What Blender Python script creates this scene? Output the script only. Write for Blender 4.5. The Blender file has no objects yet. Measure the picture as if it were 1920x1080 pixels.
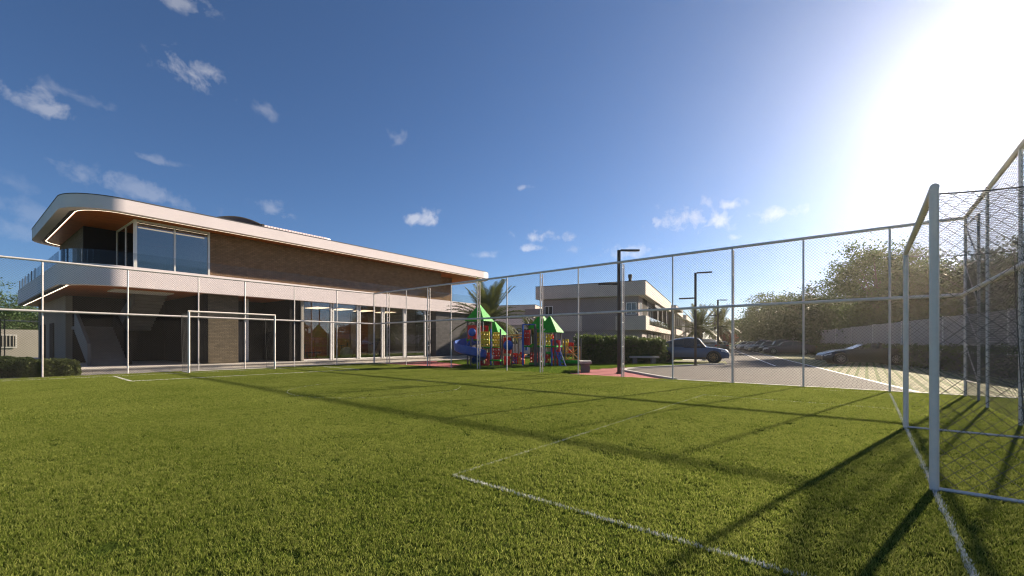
import bpy, math, random
import numpy as np
from mathutils import Vector, Matrix

random.seed(7); RNG = np.random.default_rng(7)
scene = bpy.context.scene
C = scene.collection
R = math.radians
pi = math.pi

# ------------------------------------------------------------------ camera
EYE = 1.2                       # metres above the pitch
YAW = R(39.62)                  # view direction measured from world +X
FPX = 803.6 / 1920.0            # focal length over picture width
cam_d = bpy.data.cameras.new('camera'); cam = bpy.data.objects.new('camera', cam_d); C.objects.link(cam)
cam_d.sensor_width = 36.0; cam_d.lens = 36.0 * FPX
cam_d.shift_y = 102.2 / 1920.0
cam_d.clip_start = 0.05; cam_d.clip_end = 6000
cam.location = (0, 0, EYE); cam.rotation_euler = (pi / 2, 0, YAW - pi / 2)
scene.camera = cam

# ------------------------------------------------------------------ light
SUN_EL = R(22.3); SUN_AZ = math.atan2(-0.208, 0.978)     # azimuth from world +X
SUN_DIR = Vector((math.cos(SUN_EL) * math.cos(SUN_AZ), math.cos(SUN_EL) * math.sin(SUN_AZ), math.sin(SUN_EL)))
sun_d = bpy.data.lights.new('sun', 'SUN'); sun = bpy.data.objects.new('sun', sun_d); C.objects.link(sun)
sun_d.energy = 5.0; sun_d.angle = R(0.9); sun_d.color = (1.0, 0.87, 0.68)
sun.location = (40, -10, 30); sun.rotation_euler = (-SUN_DIR).to_track_quat('-Z', 'Y').to_euler()
scene.view_settings.view_transform = 'Standard'; scene.view_settings.look = 'None'
scene.view_settings.gamma = 1.0; scene.view_settings.exposure = 1.42
scene.cycles.use_denoising = True; scene.cycles.filter_width = 1.15
scene.cycles.max_bounces = 6; scene.cycles.diffuse_bounces = 3; scene.cycles.glossy_bounces = 3; scene.cycles.transparent_max_bounces = 24
scene.cycles.sample_clamp_indirect = 8.0

FWD = (math.cos(YAW), math.sin(YAW)); RGT = (math.sin(YAW), -math.cos(YAW))
def at(px, d):                  # ground point at depth d metres and lateral offset as seen at column px of 1920
    r = (px - 960) / 803.6 * d
    return (FWD[0] * d + RGT[0] * r, FWD[1] * d + RGT[1] * r)

# ------------------------------------------------------------------ world: sky and small clouds
world = bpy.data.worlds.new('World'); scene.world = world; world.use_nodes = True
world.cycles.sampling_method = 'MANUAL'; world.cycles.sample_map_resolution = 256
wn = world.node_tree; wn.nodes.clear(); WL = wn.links
def wnode(t, **kw):
    n = wn.nodes.new(t)
    for k, v in kw.items(): setattr(n, k, v)
    return n
def wmath(op, a, b=None, clamp=False):
    n = wnode('ShaderNodeMath', operation=op, use_clamp=clamp)
    for i, v in enumerate((a, b)):
        if v is None: continue
        if isinstance(v, (int, float)): n.inputs[i].default_value = v
        else: WL.new(v, n.inputs[i])
    return n.outputs[0]
sky = wnode('ShaderNodeTexSky', sky_type='NISHITA', sun_disc=False)
sky.sun_elevation = SUN_EL; sky.sun_rotation = pi / 2 - SUN_AZ
sky.altitude = 200; sky.air_density = 0.75; sky.dust_density = 0.6; sky.ozone_density = 6.5
geo = wnode('ShaderNodeTexCoord')
DIR = geo.outputs['Generated']
nz = wnode('ShaderNodeTexNoise'); nz.inputs['Scale'].default_value = 30; nz.inputs['Detail'].default_value = 9; nz.inputs['Roughness'].default_value = 0.6
nz.inputs['Distortion'].default_value = 0.25
WL.new(DIR, nz.inputs['Vector'])
nzb = wnode('ShaderNodeTexNoise'); nzb.inputs['Scale'].default_value = 7; nzb.inputs['Detail'].default_value = 4
WL.new(DIR, nzb.inputs['Vector'])
def pix_dir(px, py):
    v = Vector((FWD[0], FWD[1], 0)) + Vector((RGT[0], RGT[1], 0)) * ((px - 960) / 803.6) + Vector((0, 0, (642.2 - py) / 803.6))
    return v.normalized()
CLOUDS = [(340, 3, 46, 24, .55, 5), (366, 142, 52, 26, .65, 8), (68, 195, 52, 30, .6, 14), (150, 182, 62, 14, .2, 6), (495, 208, 22, 20, .3, 25),
          (742, 262, 18, 22, .3, 60), (785, 412, 40, 17, .9, -5), (262, 362, 105, 24, .34, 9), (505, 388, 34, 16, .35, 20), (30, 392, 95, 24, .2, 8), (25, 345, 70, 18, .12, 10),
          (1290, 415, 68, 26, 1.0, 4), (1366, 384, 24, 11, .85, 0), (1327, 381, 16, 14, .8, 30), (1457, 402, 44, 17, .95, -3), (1022, 444, 48, 14, .9, 6), (990, 467, 24, 8, .8, 0),
          (1180, 478, 52, 16, .8, 4), (983, 352, 18, 7, .7, 0), (912, 479, 26, 9, .5, 0), (1075, 468, 22, 8, .4, 0), (1378, 446, 14, 6, .7, 0), (300, 303, 40, 9, .25, 0), (60, 440, 110, 30, .18, 0)]
cl = []
for (px, py, w, h, s, tilt) in CLOUDS:
    d = pix_dir(px, py); rt = Vector((0, 0, 1)).cross(d).normalized() * -1; up = rt.cross(d); t = R(tilt)
    L = Vector((FWD[0], FWD[1], 0)).dot(d) / 803.6
    cl.append((d, (rt * math.cos(t) - up * math.sin(t)), (rt * math.sin(t) + up * math.cos(t)), w * L, h * L, s))
for k in range(7):            # the same sparse clouds go on round the rest of the sky
    az = YAW + R(75 + k * 32 + random.uniform(-5, 5)); el = R(random.uniform(7, 45))
    d = Vector((math.cos(el) * math.cos(az), math.cos(el) * math.sin(az), math.sin(el)))
    rt = Vector((0, 0, 1)).cross(d).normalized() * -1; up = rt.cross(d)
    cl.append((d, rt, up, random.uniform(.03, .08), random.uniform(.012, .03), random.uniform(.4, 1)))
noise = wmath('MULTIPLY', wmath('SUBTRACT', nz.outputs['Fac'], 0.5), 4.6)
total = None
for (d, rt, up, w, h, s) in cl:
    def dot(vec):
        n = wnode('ShaderNodeVectorMath', operation='DOT_PRODUCT'); WL.new(DIR, n.inputs[0]); n.inputs[1].default_value = vec; return n.outputs['Value']
    a = dot(rt / w); b = dot(up / h)
    b = wmath('MULTIPLY', b, wmath('ADD', 1.0, wmath('MULTIPLY', wmath('LESS_THAN', b, 0.0), 0.5)))
    e = wmath('SQRT', wmath('ADD', wmath('MULTIPLY', a, a), wmath('MULTIPLY', b, b)))
    facing = wmath('GREATER_THAN', dot(d), 0.0)
    m = wmath('SUBTRACT', 0.95, e)
    m = wmath('MULTIPLY', wmath('ADD', m, noise), 0.95, clamp=True)
    lim = wmath('SUBTRACT', 2.0, e, clamp=True)
    m = wmath('MULTIPLY', wmath('MULTIPLY', wmath('MULTIPLY', m, lim), s), facing)
    total = m if total is None else wmath('MAXIMUM', total, m)
skys = wnode('ShaderNodeVectorMath', operation='SCALE'); tint = wnode('ShaderNodeVectorMath', operation='MULTIPLY'); WL.new(sky.outputs[0], tint.inputs[0]); tint.inputs[1].default_value = (1.07, 1.01, .96)
WL.new(tint.outputs[0], skys.inputs[0]); skys.inputs['Scale'].default_value = 0.05
cc = wnode('ShaderNodeMix', data_type='RGBA'); WL.new(total, cc.inputs['Factor']); WL.new(skys.outputs[0], cc.inputs[6])
shade = wnode('ShaderNodeMix', data_type='RGBA'); WL.new(nzb.outputs['Fac'], shade.inputs['Factor'])
shade.inputs[6].default_value = (.09, .092, .095, 1); shade.inputs[7].default_value = (.27, .25, .23, 1)
half = wnode('ShaderNodeVectorMath', operation='SCALE'); WL.new(skys.outputs[0], half.inputs[0]); half.inputs['Scale'].default_value = 0.6
add = wnode('ShaderNodeVectorMath', operation='ADD'); WL.new(half.outputs[0], add.inputs[0]); WL.new(shade.outputs[2], add.inputs[1]); WL.new(add.outputs[0], cc.inputs[7])
bg = wnode('ShaderNodeBackground'); WL.new(cc.outputs[2], bg.inputs['Color']); bg.inputs['Strength'].default_value = 1.0
wo = wnode('ShaderNodeOutputWorld'); WL.new(bg.outputs[0], wo.inputs['Surface'])

# ------------------------------------------------------------------ materials
M = {}
def nt_new(name):
    m = bpy.data.materials.new(name); m.use_nodes = True; M[name] = m
    return m, m.node_tree.nodes, m.node_tree.links, m.node_tree.nodes['Principled BSDF']
def surf(name, col, rough=0.6, var=0.15, scale=6.0, bump=0.0, bscale=60.0, metal=0.0, coat=0.0, spec=0.5, world_pos=False, col2=None):
    m, N, L, b = nt_new(name)
    b.inputs['Roughness'].default_value = rough; b.inputs['Metallic'].default_value = metal
    b.inputs['Coat Weight'].default_value = coat; b.inputs['Specular IOR Level'].default_value = spec
    if world_pos: vec = N.new('ShaderNodeNewGeometry').outputs['Position']
    else: vec = N.new('ShaderNodeTexCoord').outputs['Object']
    n = N.new('ShaderNodeTexNoise'); n.inputs['Scale'].default_value = scale; n.inputs['Detail'].default_value = 6; n.inputs['Roughness'].default_value = .65
    L.new(vec, n.inputs['Vector'])
    r = N.new('ShaderNodeValToRGB'); r.color_ramp.elements[0].position = .28; r.color_ramp.elements[1].position = .72
    c2 = col2 if col2 else tuple(min(1, c * (1 + var)) for c in col)
    r.color_ramp.elements[0].color = tuple(c * (1 - var) for c in col) + (1,); r.color_ramp.elements[1].color = tuple(c2) + (1,)
    L.new(n.outputs['Fac'], r.inputs[0]); L.new(r.outputs[0], b.inputs['Base Color'])
    if bump > 0:
        n2 = N.new('ShaderNodeTexNoise'); n2.inputs['Scale'].default_value = bscale; n2.inputs['Detail'].default_value = 5; L.new(vec, n2.inputs['Vector'])
        bp = N.new('ShaderNodeBump'); bp.inputs['Strength'].default_value = bump; bp.inputs['Distance'].default_value = .02
        L.new(n2.outputs['Fac'], bp.inputs['Height']); L.new(bp.outputs[0], b.inputs['Normal'])
    return m
def brick(name, c1, c2, mortar, bw=.22, bh=.07, vert=True, rough=.85, msize=.008, bump=.5, offset=.5):
    m, N, L, b = nt_new(name); b.inputs['Roughness'].default_value = rough; b.inputs['Specular IOR Level'].default_value = .06
    tc = N.new('ShaderNodeTexCoord').outputs['Object']
    if vert:
        sx = N.new('ShaderNodeSeparateXYZ'); L.new(tc, sx.inputs[0])
        ad = N.new('ShaderNodeMath'); L.new(sx.outputs[0], ad.inputs[0]); L.new(sx.outputs[1], ad.inputs[1])
        cb = N.new('ShaderNodeCombineXYZ'); L.new(ad.outputs[0], cb.inputs[0]); L.new(sx.outputs[2], cb.inputs[1]); v = cb.outputs[0]
    else: v = tc
    t = N.new('ShaderNodeTexBrick'); L.new(v, t.inputs['Vector']); t.offset = offset
    t.inputs['Scale'].default_value = 1; t.inputs['Brick Width'].default_value = bw; t.inputs['Row Height'].default_value = bh; t.inputs['Mortar Size'].default_value = msize
    t.inputs['Color1'].default_value = c1 + (1,); t.inputs['Color2'].default_value = c2 + (1,); t.inputs['Mortar'].default_value = mortar + (1,)
    n = N.new('ShaderNodeTexNoise'); n.inputs['Scale'].default_value = 3; n.inputs['Detail'].default_value = 7; L.new(tc, n.inputs['Vector'])
    mr = N.new('ShaderNodeMapRange'); mr.inputs['To Min'].default_value = .7; mr.inputs['To Max'].default_value = 1.3; L.new(n.outputs['Fac'], mr.inputs['Value'])
    mx = N.new('ShaderNodeVectorMath'); mx.operation = 'SCALE'; L.new(t.outputs['Color'], mx.inputs[0]); L.new(mr.outputs[0], mx.inputs['Scale']); L.new(mx.outputs[0], b.inputs['Base Color'])
    bp = N.new('ShaderNodeBump'); bp.inputs['Strength'].default_value = bump; bp.inputs['Distance'].default_value = .01; bp.invert = True
    L.new(t.outputs['Fac'], bp.inputs['Height']); L.new(bp.outputs[0], b.inputs['Normal'])
    return m
def leafmat(name, c1, c2, trans=.35, scale=2.0):
    m, N, L, b = nt_new(name); b.inputs['Roughness'].default_value = .55; b.inputs['Specular IOR Level'].default_value = .3
    g = N.new('ShaderNodeNewGeometry'); r = N.new('ShaderNodeValToRGB')
    r.color_ramp.elements[0].color = c1 + (1,); r.color_ramp.elements[1].color = c2 + (1,)
    n = N.new('ShaderNodeTexNoise'); n.inputs['Scale'].default_value = scale; L.new(g.outputs['Position'], n.inputs['Vector'])
    ad = N.new('ShaderNodeMath'); ad.operation = 'MULTIPLY_ADD'; ad.inputs[1].default_value = .5; L.new(g.outputs['Random Per Island'], ad.inputs[0])
    mm = N.new('ShaderNodeMath'); mm.operation = 'MULTIPLY'; mm.inputs[1].default_value = .5; L.new(n.outputs['Fac'], mm.inputs[0]); L.new(mm.outputs[0], ad.inputs[2])
    L.new(ad.outputs[0], r.inputs[0]); L.new(r.outputs[0], b.inputs['Base Color'])
    t = N.new('ShaderNodeBsdfTranslucent'); L.new(r.outputs[0], t.inputs['Color'])
    mx = N.new('ShaderNodeMixShader'); mx.inputs[0].default_value = trans; L.new(b.outputs[0], mx.inputs[1]); L.new(t.outputs[0], mx.inputs[2])
    L.new(mx.outputs[0], N['Material Output'].inputs['Surface'])
    return m
def glassmat(name, tint, refl=.12, ior=1.5, rough=0.0, gloss=(.95, .97, 1)):
    m, N, L, b = nt_new(name); N.remove(b)
    tr = N.new('ShaderNodeBsdfTransparent'); tr.inputs[0].default_value = tint + (1,)
    gl = N.new('ShaderNodeBsdfGlossy'); gl.inputs['Roughness'].default_value = rough; gl.inputs[0].default_value = gloss + (1,)
    fr = N.new('ShaderNodeFresnel'); fr.inputs['IOR'].default_value = ior
    ad = N.new('ShaderNodeMath'); ad.operation = 'ADD'; ad.use_clamp = True; ad.inputs[1].default_value = refl; L.new(fr.outputs[0], ad.inputs[0])
    mx = N.new('ShaderNodeMixShader'); L.new(ad.outputs[0], mx.inputs[0]); L.new(tr.outputs[0], mx.inputs[1]); L.new(gl.outputs[0], mx.inputs[2])
    L.new(mx.outputs[0], N['Material Output'].inputs['Surface'])
    return m
def lampmat(name, col, s):
    m, N, L, b = nt_new(name); b.inputs['Base Color'].default_value = col + (1,); b.inputs['Emission Color'].default_value = col + (1,); b.inputs['Emission Strength'].default_value = s
    return m
def turfmat(name, c1, c2, c3, blade):
    m, N, L, b = nt_new(name); b.inputs['Roughness'].default_value = .9; b.inputs['Specular IOR Level'].default_value = 0.0
    g = N.new('ShaderNodeNewGeometry')
    n = N.new('ShaderNodeTexNoise'); n.inputs['Scale'].default_value = .55; n.inputs['Detail'].default_value = 6; n.inputs['Roughness'].default_value = .7; L.new(g.outputs['Position'], n.inputs['Vector'])
    n2 = N.new('ShaderNodeTexNoise'); n2.inputs['Scale'].default_value = 14; n2.inputs['Detail'].default_value = 4; L.new(g.outputs['Position'], n2.inputs['Vector'])
    ad = N.new('ShaderNodeMath'); ad.operation = 'MULTIPLY_ADD'; ad.inputs[1].default_value = .45; L.new(n2.outputs['Fac'], ad.inputs[0])
    mm = N.new('ShaderNodeMath'); mm.operation = 'MULTIPLY'; mm.inputs[1].default_value = .55; L.new(n.outputs['Fac'], mm.inputs[0]); L.new(mm.outputs[0], ad.inputs[2])
    src = ad.outputs[0]
    if blade:
        a2 = N.new('ShaderNodeMath'); a2.operation = 'MULTIPLY_ADD'; a2.inputs[1].default_value = .5; L.new(g.outputs['Random Per Island'], a2.inputs[0])
        s = N.new('ShaderNodeMath'); s.operation = 'SUBTRACT'; s.inputs[1].default_value = .25; L.new(src, s.inputs[0]); L.new(s.outputs[0], a2.inputs[2]); src = a2.outputs[0]
    r = N.new('ShaderNodeValToRGB'); r.color_ramp.elements[0].position = .34; r.color_ramp.elements[1].position = .67
    r.color_ramp.elements[0].color = c1 + (1,); r.color_ramp.elements[1].color = c3 + (1,); e = r.color_ramp.elements.new(.5); e.color = c2 + (1,)
    L.new(src, r.inputs[0]); L.new(r.outputs[0], b.inputs['Base Color'])
    if blade:
        t = N.new('ShaderNodeBsdfTranslucent'); L.new(r.outputs[0], t.inputs['Color'])
        mx = N.new('ShaderNodeMixShader'); mx.inputs[0].default_value = .5; L.new(b.outputs[0], mx.inputs[1]); L.new(t.outputs[0], mx.inputs[2])
        L.new(mx.outputs[0], N['Material Output'].inputs['Surface'])
    else:
        bp = N.new('ShaderNodeBump'); bp.inputs['Strength'].default_value = .6; bp.inputs['Distance'].default_value = .03
        n3 = N.new('ShaderNodeTexNoise'); n3.inputs['Scale'].default_value = 45; n3.inputs['Detail'].default_value = 3; L.new(g.outputs['Position'], n3.inputs['Vector'])
        L.new(n3.outputs['Fac'], bp.inputs['Height']); L.new(bp.outputs[0], b.inputs['Normal'])
    return m

surf('plaster', (.78, .675, .67), .85, .05, .8, .1, 30)
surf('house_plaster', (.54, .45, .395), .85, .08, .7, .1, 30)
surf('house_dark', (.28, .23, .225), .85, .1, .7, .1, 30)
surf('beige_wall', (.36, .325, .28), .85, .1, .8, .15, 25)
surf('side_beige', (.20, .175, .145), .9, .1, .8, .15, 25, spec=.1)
surf('grey_wall', (.36, .33, .32), .9, .08, .5, .12, 20)
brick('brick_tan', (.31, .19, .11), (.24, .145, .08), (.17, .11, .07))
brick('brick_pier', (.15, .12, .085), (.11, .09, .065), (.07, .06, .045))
brick('brick_grey', (.14, .13, .13), (.11, .105, .105), (.08, .075, .075), .4, .1)
surf('charcoal', (.018, .016, .016), .9, .15, 2, .1, 20, spec=.08)
surf('dark_strip', (.10, .085, .08), .7, .1, 3)
brick('soffit_wood', (.40, .125, .024), (.34, .10, .018), (.17, .05, .012), 2.4, .14, False, .45, .006, .3)
brick('gym_wood', (.36, .15, .05), (.30, .12, .04), (.15, .06, .02), 1.2, .12, True, .5, .006, .3)
surf('white_metal', (.78, .77, .77), .4, .05, 4)
surf('galvanised', (.66, .60, .57), .5, .12, 8, metal=.1)
surf('wire', (.05, .046, .044), .6, .1, 8)
surf('net_cord', (.10, .095, .09), .8, .1, 8)
surf('goal_white', (.82, .72, .65), .4, .08, 5)
surf('frame_white', (.76, .73, .71), .4, .04, 3)
surf('black_metal', (.018, .016, .015), .5, .2, 4)
surf('bronze_metal', (.04, .030, .024), .5, .2, 4)
glassmat('glass', (.84, .85, .84), .08)
glassmat('glass_upper', (.70, .68, .64), .2, 1.45, 0.0, (.85, .82, .78))
glassmat('glass_rail', (.90, .91, .90), .0, 1.22)
surf('window_dark', (.03, .035, .04), .08, .2, 2, spec=.8)
lampmat('led', (1.0, .84, .60), 1.3)
lampmat('gym_fill', (1.0, .78, .50), 1.1)  # glow for the added panels that brighten the gym interior
lampmat('led_soft', (1.0, .80, .42), .5)
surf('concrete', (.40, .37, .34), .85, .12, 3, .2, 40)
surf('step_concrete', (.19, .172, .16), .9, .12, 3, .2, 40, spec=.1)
brick('terrace_pave', (.50, .46, .41), (.45, .41, .37), (.33, .30, .27), .6, .6, False, .85, .008, .2, 0)
brick('road_pave', (.205, .18, .162), (.175, .156, .142), (.12, .108, .10), .22, .11, False, .9, .006, .4)
brick('park_pave', (.36, .32, .21), (.30, .28, .175), (.13, .15, .05), .45, .3, False, .9, .05, .6)
surf('kerb', (.55, .52, .49), .9, .08, 3, .15, 40)
surf('road_paint', (.80, .78, .76), .7, .08, 6)
surf('rubber_red', (.36, .085, .085), .9, .15, 4, .3, 120, world_pos=True)
turfmat('turf_base', (.028, .042, .008), (.040, .058, .011), (.056, .072, .015), False)
turfmat('turf_blade', (.098, .134, .021), (.188, .226, .041), (.28, .302, .08), True)
turfmat('lawn_base', (.05, .085, .014), (.075, .12, .02), (.10, .145, .026), False)
turfmat('lawn_blade', (.075, .13, .018), (.12, .18, .026), (.17, .23, .035), True)
surf('line_blade', (.82, .81, .78), .6, .08, 30, world_pos=True)
surf('soil', (.10, .085, .06), .95, .2, 3, .4, 20)
leafmat('leaf_hedge', (.030, .055, .010), (.12, .16, .035), .4, 6)
leafmat('leaf_bush', (.05, .075, .014), (.19, .21, .06), .35, 6)
leafmat('leaf_tree', (.014, .036, .006), (.055, .098, .017), .25, .8)
leafmat('leaf_bright', (.026, .055, .010), (.10, .155, .030), .35, .8)
leafmat('leaf_red', (.14, .03, .02), (.30, .06, .04), .3, 2)
leafmat('palm_leaf', (.05, .075, .018), (.17, .17, .05), .3, 3)
surf('bark', (.10, .075, .055), .95, .25, 8, .6, 30)
surf('palm_bark', (.13, .10, .07), .95, .3, 14, .8, 20)
surf('play_red', (.62, .018, .014), .5, .18, 5, spec=.25)
surf('play_yellow', (.62, .44, .014), .5, .18, 5, spec=.25)
surf('play_green', (.014, .32, .018), .6, .2, 4, spec=.15)
surf('play_blue', (.012, .095, .45), .4, .15, 5, spec=.3)
surf('play_grey', (.09, .09, .10), .5, .1, 5)
surf('play_orange', (.60, .28, .05), .5, .08, 5)
surf('play_lightwood', (.50, .38, .20), .6, .1, 5)
surf('tyre', (.02, .02, .021), .85, .15, 20)
surf('rim', (.35, .33, .31), .3, .1, 10, metal=.8)
surf('rim_bronze', (.26, .17, .08), .35, .1, 10, metal=.7)
surf('car_trim', (.015, .015, .016), .5, .1, 10)
surf('lamp_glass', (.75, .76, .78), .1, .05, 10, spec=.9)
surf('lamp_red', (.35, .02, .015), .2, .05, 10)
for nm, c in dict(car_blue=(.026, .068, .15), car_black=(.008, .007, .007), car_maroon=(.055, .032, .040), car_grey=(.12, .12, .13), car_silver=(.42, .43, .45), car_white=(.70, .70, .70), car_graphite=(.04, .042, .048)).items():
    surf(nm, c, .35, .03, 2, coat=.6, metal=.1)
surf('rubber_ball', (.62, .60, .58), .5, .05, 5)
surf('gym_black', (.025, .025, .027), .5, .15, 6)
surf('mirror_panel', (.11, .105, .105), .6, .08, 2, spec=.2)
surf('far_white', (.60, .57, .54), .85, .08, 1)
surf('gym_floor', (.09, .085, .08), .6, .15, 4)
surf('interior_wall', (.42, .36, .30), .85, .08, 1)

# ------------------------------------------------------------------ mesh helpers
def link(o, parent=None):
    C.objects.link(o)
    if parent is not None: o.parent = parent
    return o
def tag(o, label=None, cat=None, group=None, kind=None):
    if label: o['label'] = label
    if cat: o['category'] = cat
    if group: o['group'] = group
    if kind: o['kind'] = kind
    return o
def empty(name, loc, rz=0, **kw):
    o = bpy.data.objects.new(name, None); C.objects.link(o); o.location = loc; o.rotation_euler = (0, 0, rz); o.empty_display_size = .2
    return tag(o, **kw)
class MB:
    def __init__(s, off=(0, 0, 0)): s.v = []; s.f = []; s.off = Vector(off)
    def add(s, vs, fs):
        n = len(s.v); s.v += [tuple(Vector(p) - s.off) for p in vs]; s.f += [tuple(i + n for i in f) for f in fs]; return s
    def box(s, x0, x1, y0, y1, z0, z1):
        return s.add([(x0, y0, z0), (x1, y0, z0), (x1, y1, z0), (x0, y1, z0), (x0, y0, z1), (x1, y0, z1), (x1, y1, z1), (x0, y1, z1)],
                     [(3, 2, 1, 0), (4, 5, 6, 7), (0, 1, 5, 4), (1, 2, 6, 5), (2, 3, 7, 6), (3, 0, 4, 7)])
    def cbox(s, x, y, z, sx, sy, sz): return s.box(x - sx / 2, x + sx / 2, y - sy / 2, y + sy / 2, z - sz / 2, z + sz / 2)
    def tube(s, pts, r, n=8, caps=True):
        pts = [Vector(p) for p in pts]; rs = r if isinstance(r, (list, tuple)) else [r] * len(pts)
        t0 = (pts[1] - pts[0]).normalized(); ref = Vector((0, 0, 1)) if abs(t0.z) < .9 else Vector((1, 0, 0))
        a = t0.cross(ref).normalized(); vs = []; fs = []
        for i, p in enumerate(pts):
            if i == 0: t = t0
            elif i == len(pts) - 1: t = (pts[i] - pts[i - 1]).normalized()
            else: t = ((pts[i + 1] - pts[i]).normalized() + (pts[i] - pts[i - 1]).normalized()).normalized()
            a = (a - t * a.dot(t)).normalized(); b = t.cross(a)
            for k in range(n):
                q = 2 * pi * k / n; vs.append(p + (a * math.cos(q) + b * math.sin(q)) * rs[i])
        for i in range(len(pts) - 1):
            for k in range(n): fs.append((i * n + k, i * n + (k + 1) % n, (i + 1) * n + (k + 1) % n, (i + 1) * n + k))
        if caps: fs.append(tuple(range(n - 1, -1, -1))); fs.append(tuple(range((len(pts) - 1) * n, len(pts) * n)))
        return s.add(vs, fs)
    def prism(s, poly, z0, z1, top=True, bottom=True, sides=True):
        n = len(poly); vs = [(x, y, z0) for x, y in poly] + [(x, y, z1) for x, y in poly]; fs = []
        if bottom: fs.append(tuple(range(n - 1, -1, -1)))
        if top: fs.append(tuple(range(n, 2 * n)))
        if sides: fs += [(i, (i + 1) % n, n + (i + 1) % n, n + i) for i in range(n)]
        return s.add(vs, fs)
    def ring(s, po, pi_, z0, z1):      # band between two outlines with equal counts, z0 below z1
        n = len(po); vs = [(x, y, z0) for x, y in po] + [(x, y, z0) for x, y in pi_] + [(x, y, z1) for x, y in po] + [(x, y, z1) for x, y in pi_]; fs = []
        for i in range(n):
            j = (i + 1) % n
            fs += [(i, n + i, n + j, j), (2 * n + i, 2 * n + j, 3 * n + j, 3 * n + i), (i, j, 2 * n + j, 2 * n + i), (n + i, 3 * n + i, 3 * n + j, n + j)]
        return s.add(vs, fs)
    def sheet(s, poly, z): return s.add([(x, y, z) for x, y in poly], [tuple(range(len(poly)))])
    def quad(s, a, b, c, d): return s.add([a, b, c, d], [(0, 1, 2, 3)])
    def lathe(s, cx, cy, prof, n=16):
        vs = []; fs = []
        for (r, z) in prof:
            for k in range(n): vs.append((cx + r * math.cos(2 * pi * k / n), cy + r * math.sin(2 * pi * k / n), z))
        for i in range(len(prof) - 1):
            for k in range(n): fs.append((i * n + k, i * n + (k + 1) % n, (i + 1) * n + (k + 1) % n, (i + 1) * n + k))
        fs.append(tuple(range(n - 1, -1, -1))); fs.append(tuple(range((len(prof) - 1) * n, len(prof) * n)))
        return s.add(vs, fs)
    def rot(s, rz, about=(0, 0)):
        c, t = math.cos(rz), math.sin(rz); ax, ay = about
        s.v = [(ax + (x - ax) * c - (y - ay) * t, ay + (x - ax) * t + (y - ay) * c, z) for x, y, z in s.v]; return s
    def build(s, name, mat, parent=None, smooth=False, bevel=0, **kw):
        me = bpy.data.meshes.new(name); me.from_pydata(s.v, [], s.f); me.update()
        if mat: me.materials.append(M[mat])
        if smooth: me.polygons.foreach_set('use_smooth', [True] * len(me.polygons))
        o = bpy.data.objects.new(name, me); link(o, parent)
        if smooth:
            me.set_sharp_from_angle(angle=R(40)); md = o.modifiers.new('ws', 'WEIGHTED_NORMAL'); md.keep_sharp = True
        if bevel:
            b = o.modifiers.new('bevel', 'BEVEL'); b.width = bevel; b.segments = 2; b.limit_method = 'ANGLE'
        return tag(o, **kw)
def np_mesh(name, verts, faces, mat, parent=None, loc=None, **kw):
    verts = np.asarray(verts, dtype=np.float32); faces = np.asarray(faces, dtype=np.int32)
    me = bpy.data.meshes.new(name); me.vertices.add(len(verts)); me.vertices.foreach_set('co', verts.ravel())
    k = faces.shape[1]; me.loops.add(faces.size); me.loops.foreach_set('vertex_index', faces.ravel())
    me.polygons.add(len(faces)); me.polygons.foreach_set('loop_start', np.arange(len(faces), dtype=np.int32) * k)
    me.update(calc_edges=True); me.materials.append(M[mat]) if mat else None
    o = bpy.data.objects.new(name, me); link(o, parent)
    if loc is not None: o.location = loc
    return tag(o, **kw)
def leaves(centres, size, flat=.0, asp=.55, droop=0.0):
    """one folded diamond leaf at every centre"""
    n = len(centres); a = RNG.normal(size=(n, 3)); a[:, 2] *= (1 - flat); a[:, 2] -= droop; a /= np.linalg.norm(a, axis=1)[:, None]
    b = RNG.normal(size=(n, 3)); b -= a * (a * b).sum(1)[:, None]; b /= np.linalg.norm(b, axis=1)[:, None]
    s = (size * RNG.uniform(.65, 1.3, n))[:, None]
    v = np.stack([centres - a * s * .5, centres + b * s * asp * .5, centres + a * s * .5, centres - b * s * asp * .5], 1).reshape(-1, 3)
    return v, np.arange(4 * n).reshape(-1, 4)
def copy_tree(o, parent=None):
    c = o.copy(); C.objects.link(c)
    if parent is not None: c.parent = parent
    for ch in o.children: copy_tree(ch, c)
    return c

# ------------------------------------------------------------------ frames: street (houses, cars, right-hand wall) and clubhouse
RS = YAW - R(25.4); RB = YAW - R(37.04)
def SW(x, y): return (x * math.cos(RS) - y * math.sin(RS), x * math.sin(RS) + y * math.cos(RS))
def BW(x, y): return (x * math.cos(RB) - y * math.sin(RB), x * math.sin(RB) + y * math.cos(RB))

# ------------------------------------------------------------------ ground, roads, paths
def structure(o, label): return tag(o, label, kind='structure')
structure(MB().sheet([(-300, -400), (700, -400), (700, 600), (-300, 600)], -.024).build('ground', 'lawn_base'), 'green lawn ground stretching out to the horizon')
structure(MB().sheet([(-1.3, -30), (14.0, -30), (14.0, 21.9), (-1.3, 21.9)], 0).build('pitch', 'turf_base'), 'green artificial turf football pitch inside the fence')
bulb = []
ctrl = [(14.12, 4.75), (15.0, 5.75), (16.3, 7.05), (17.2, 7.95), (17.9, 8.25), (18.9, 8.28), (20.2, 7.98), (21.7, 7.54), (23.3, 7.02), (24.9, 6.45), (25.6, 6.0)]
for i in range(len(ctrl) - 1):                      # smooth the kerb line
    p0 = Vector(ctrl[max(0, i - 1)]); p1 = Vector(ctrl[i]); p2 = Vector(ctrl[i + 1]); p3 = Vector(ctrl[min(len(ctrl) - 1, i + 2)])
    for k in range(4):
        t = k / 4; q = .5 * ((2 * p1) + (p2 - p0) * t + (2 * p0 - 5 * p1 + 4 * p2 - p3) * t * t + (-p0 + 3 * p1 - 3 * p2 + p3) * t ** 3); bulb.append((q.x, q.y))
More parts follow.
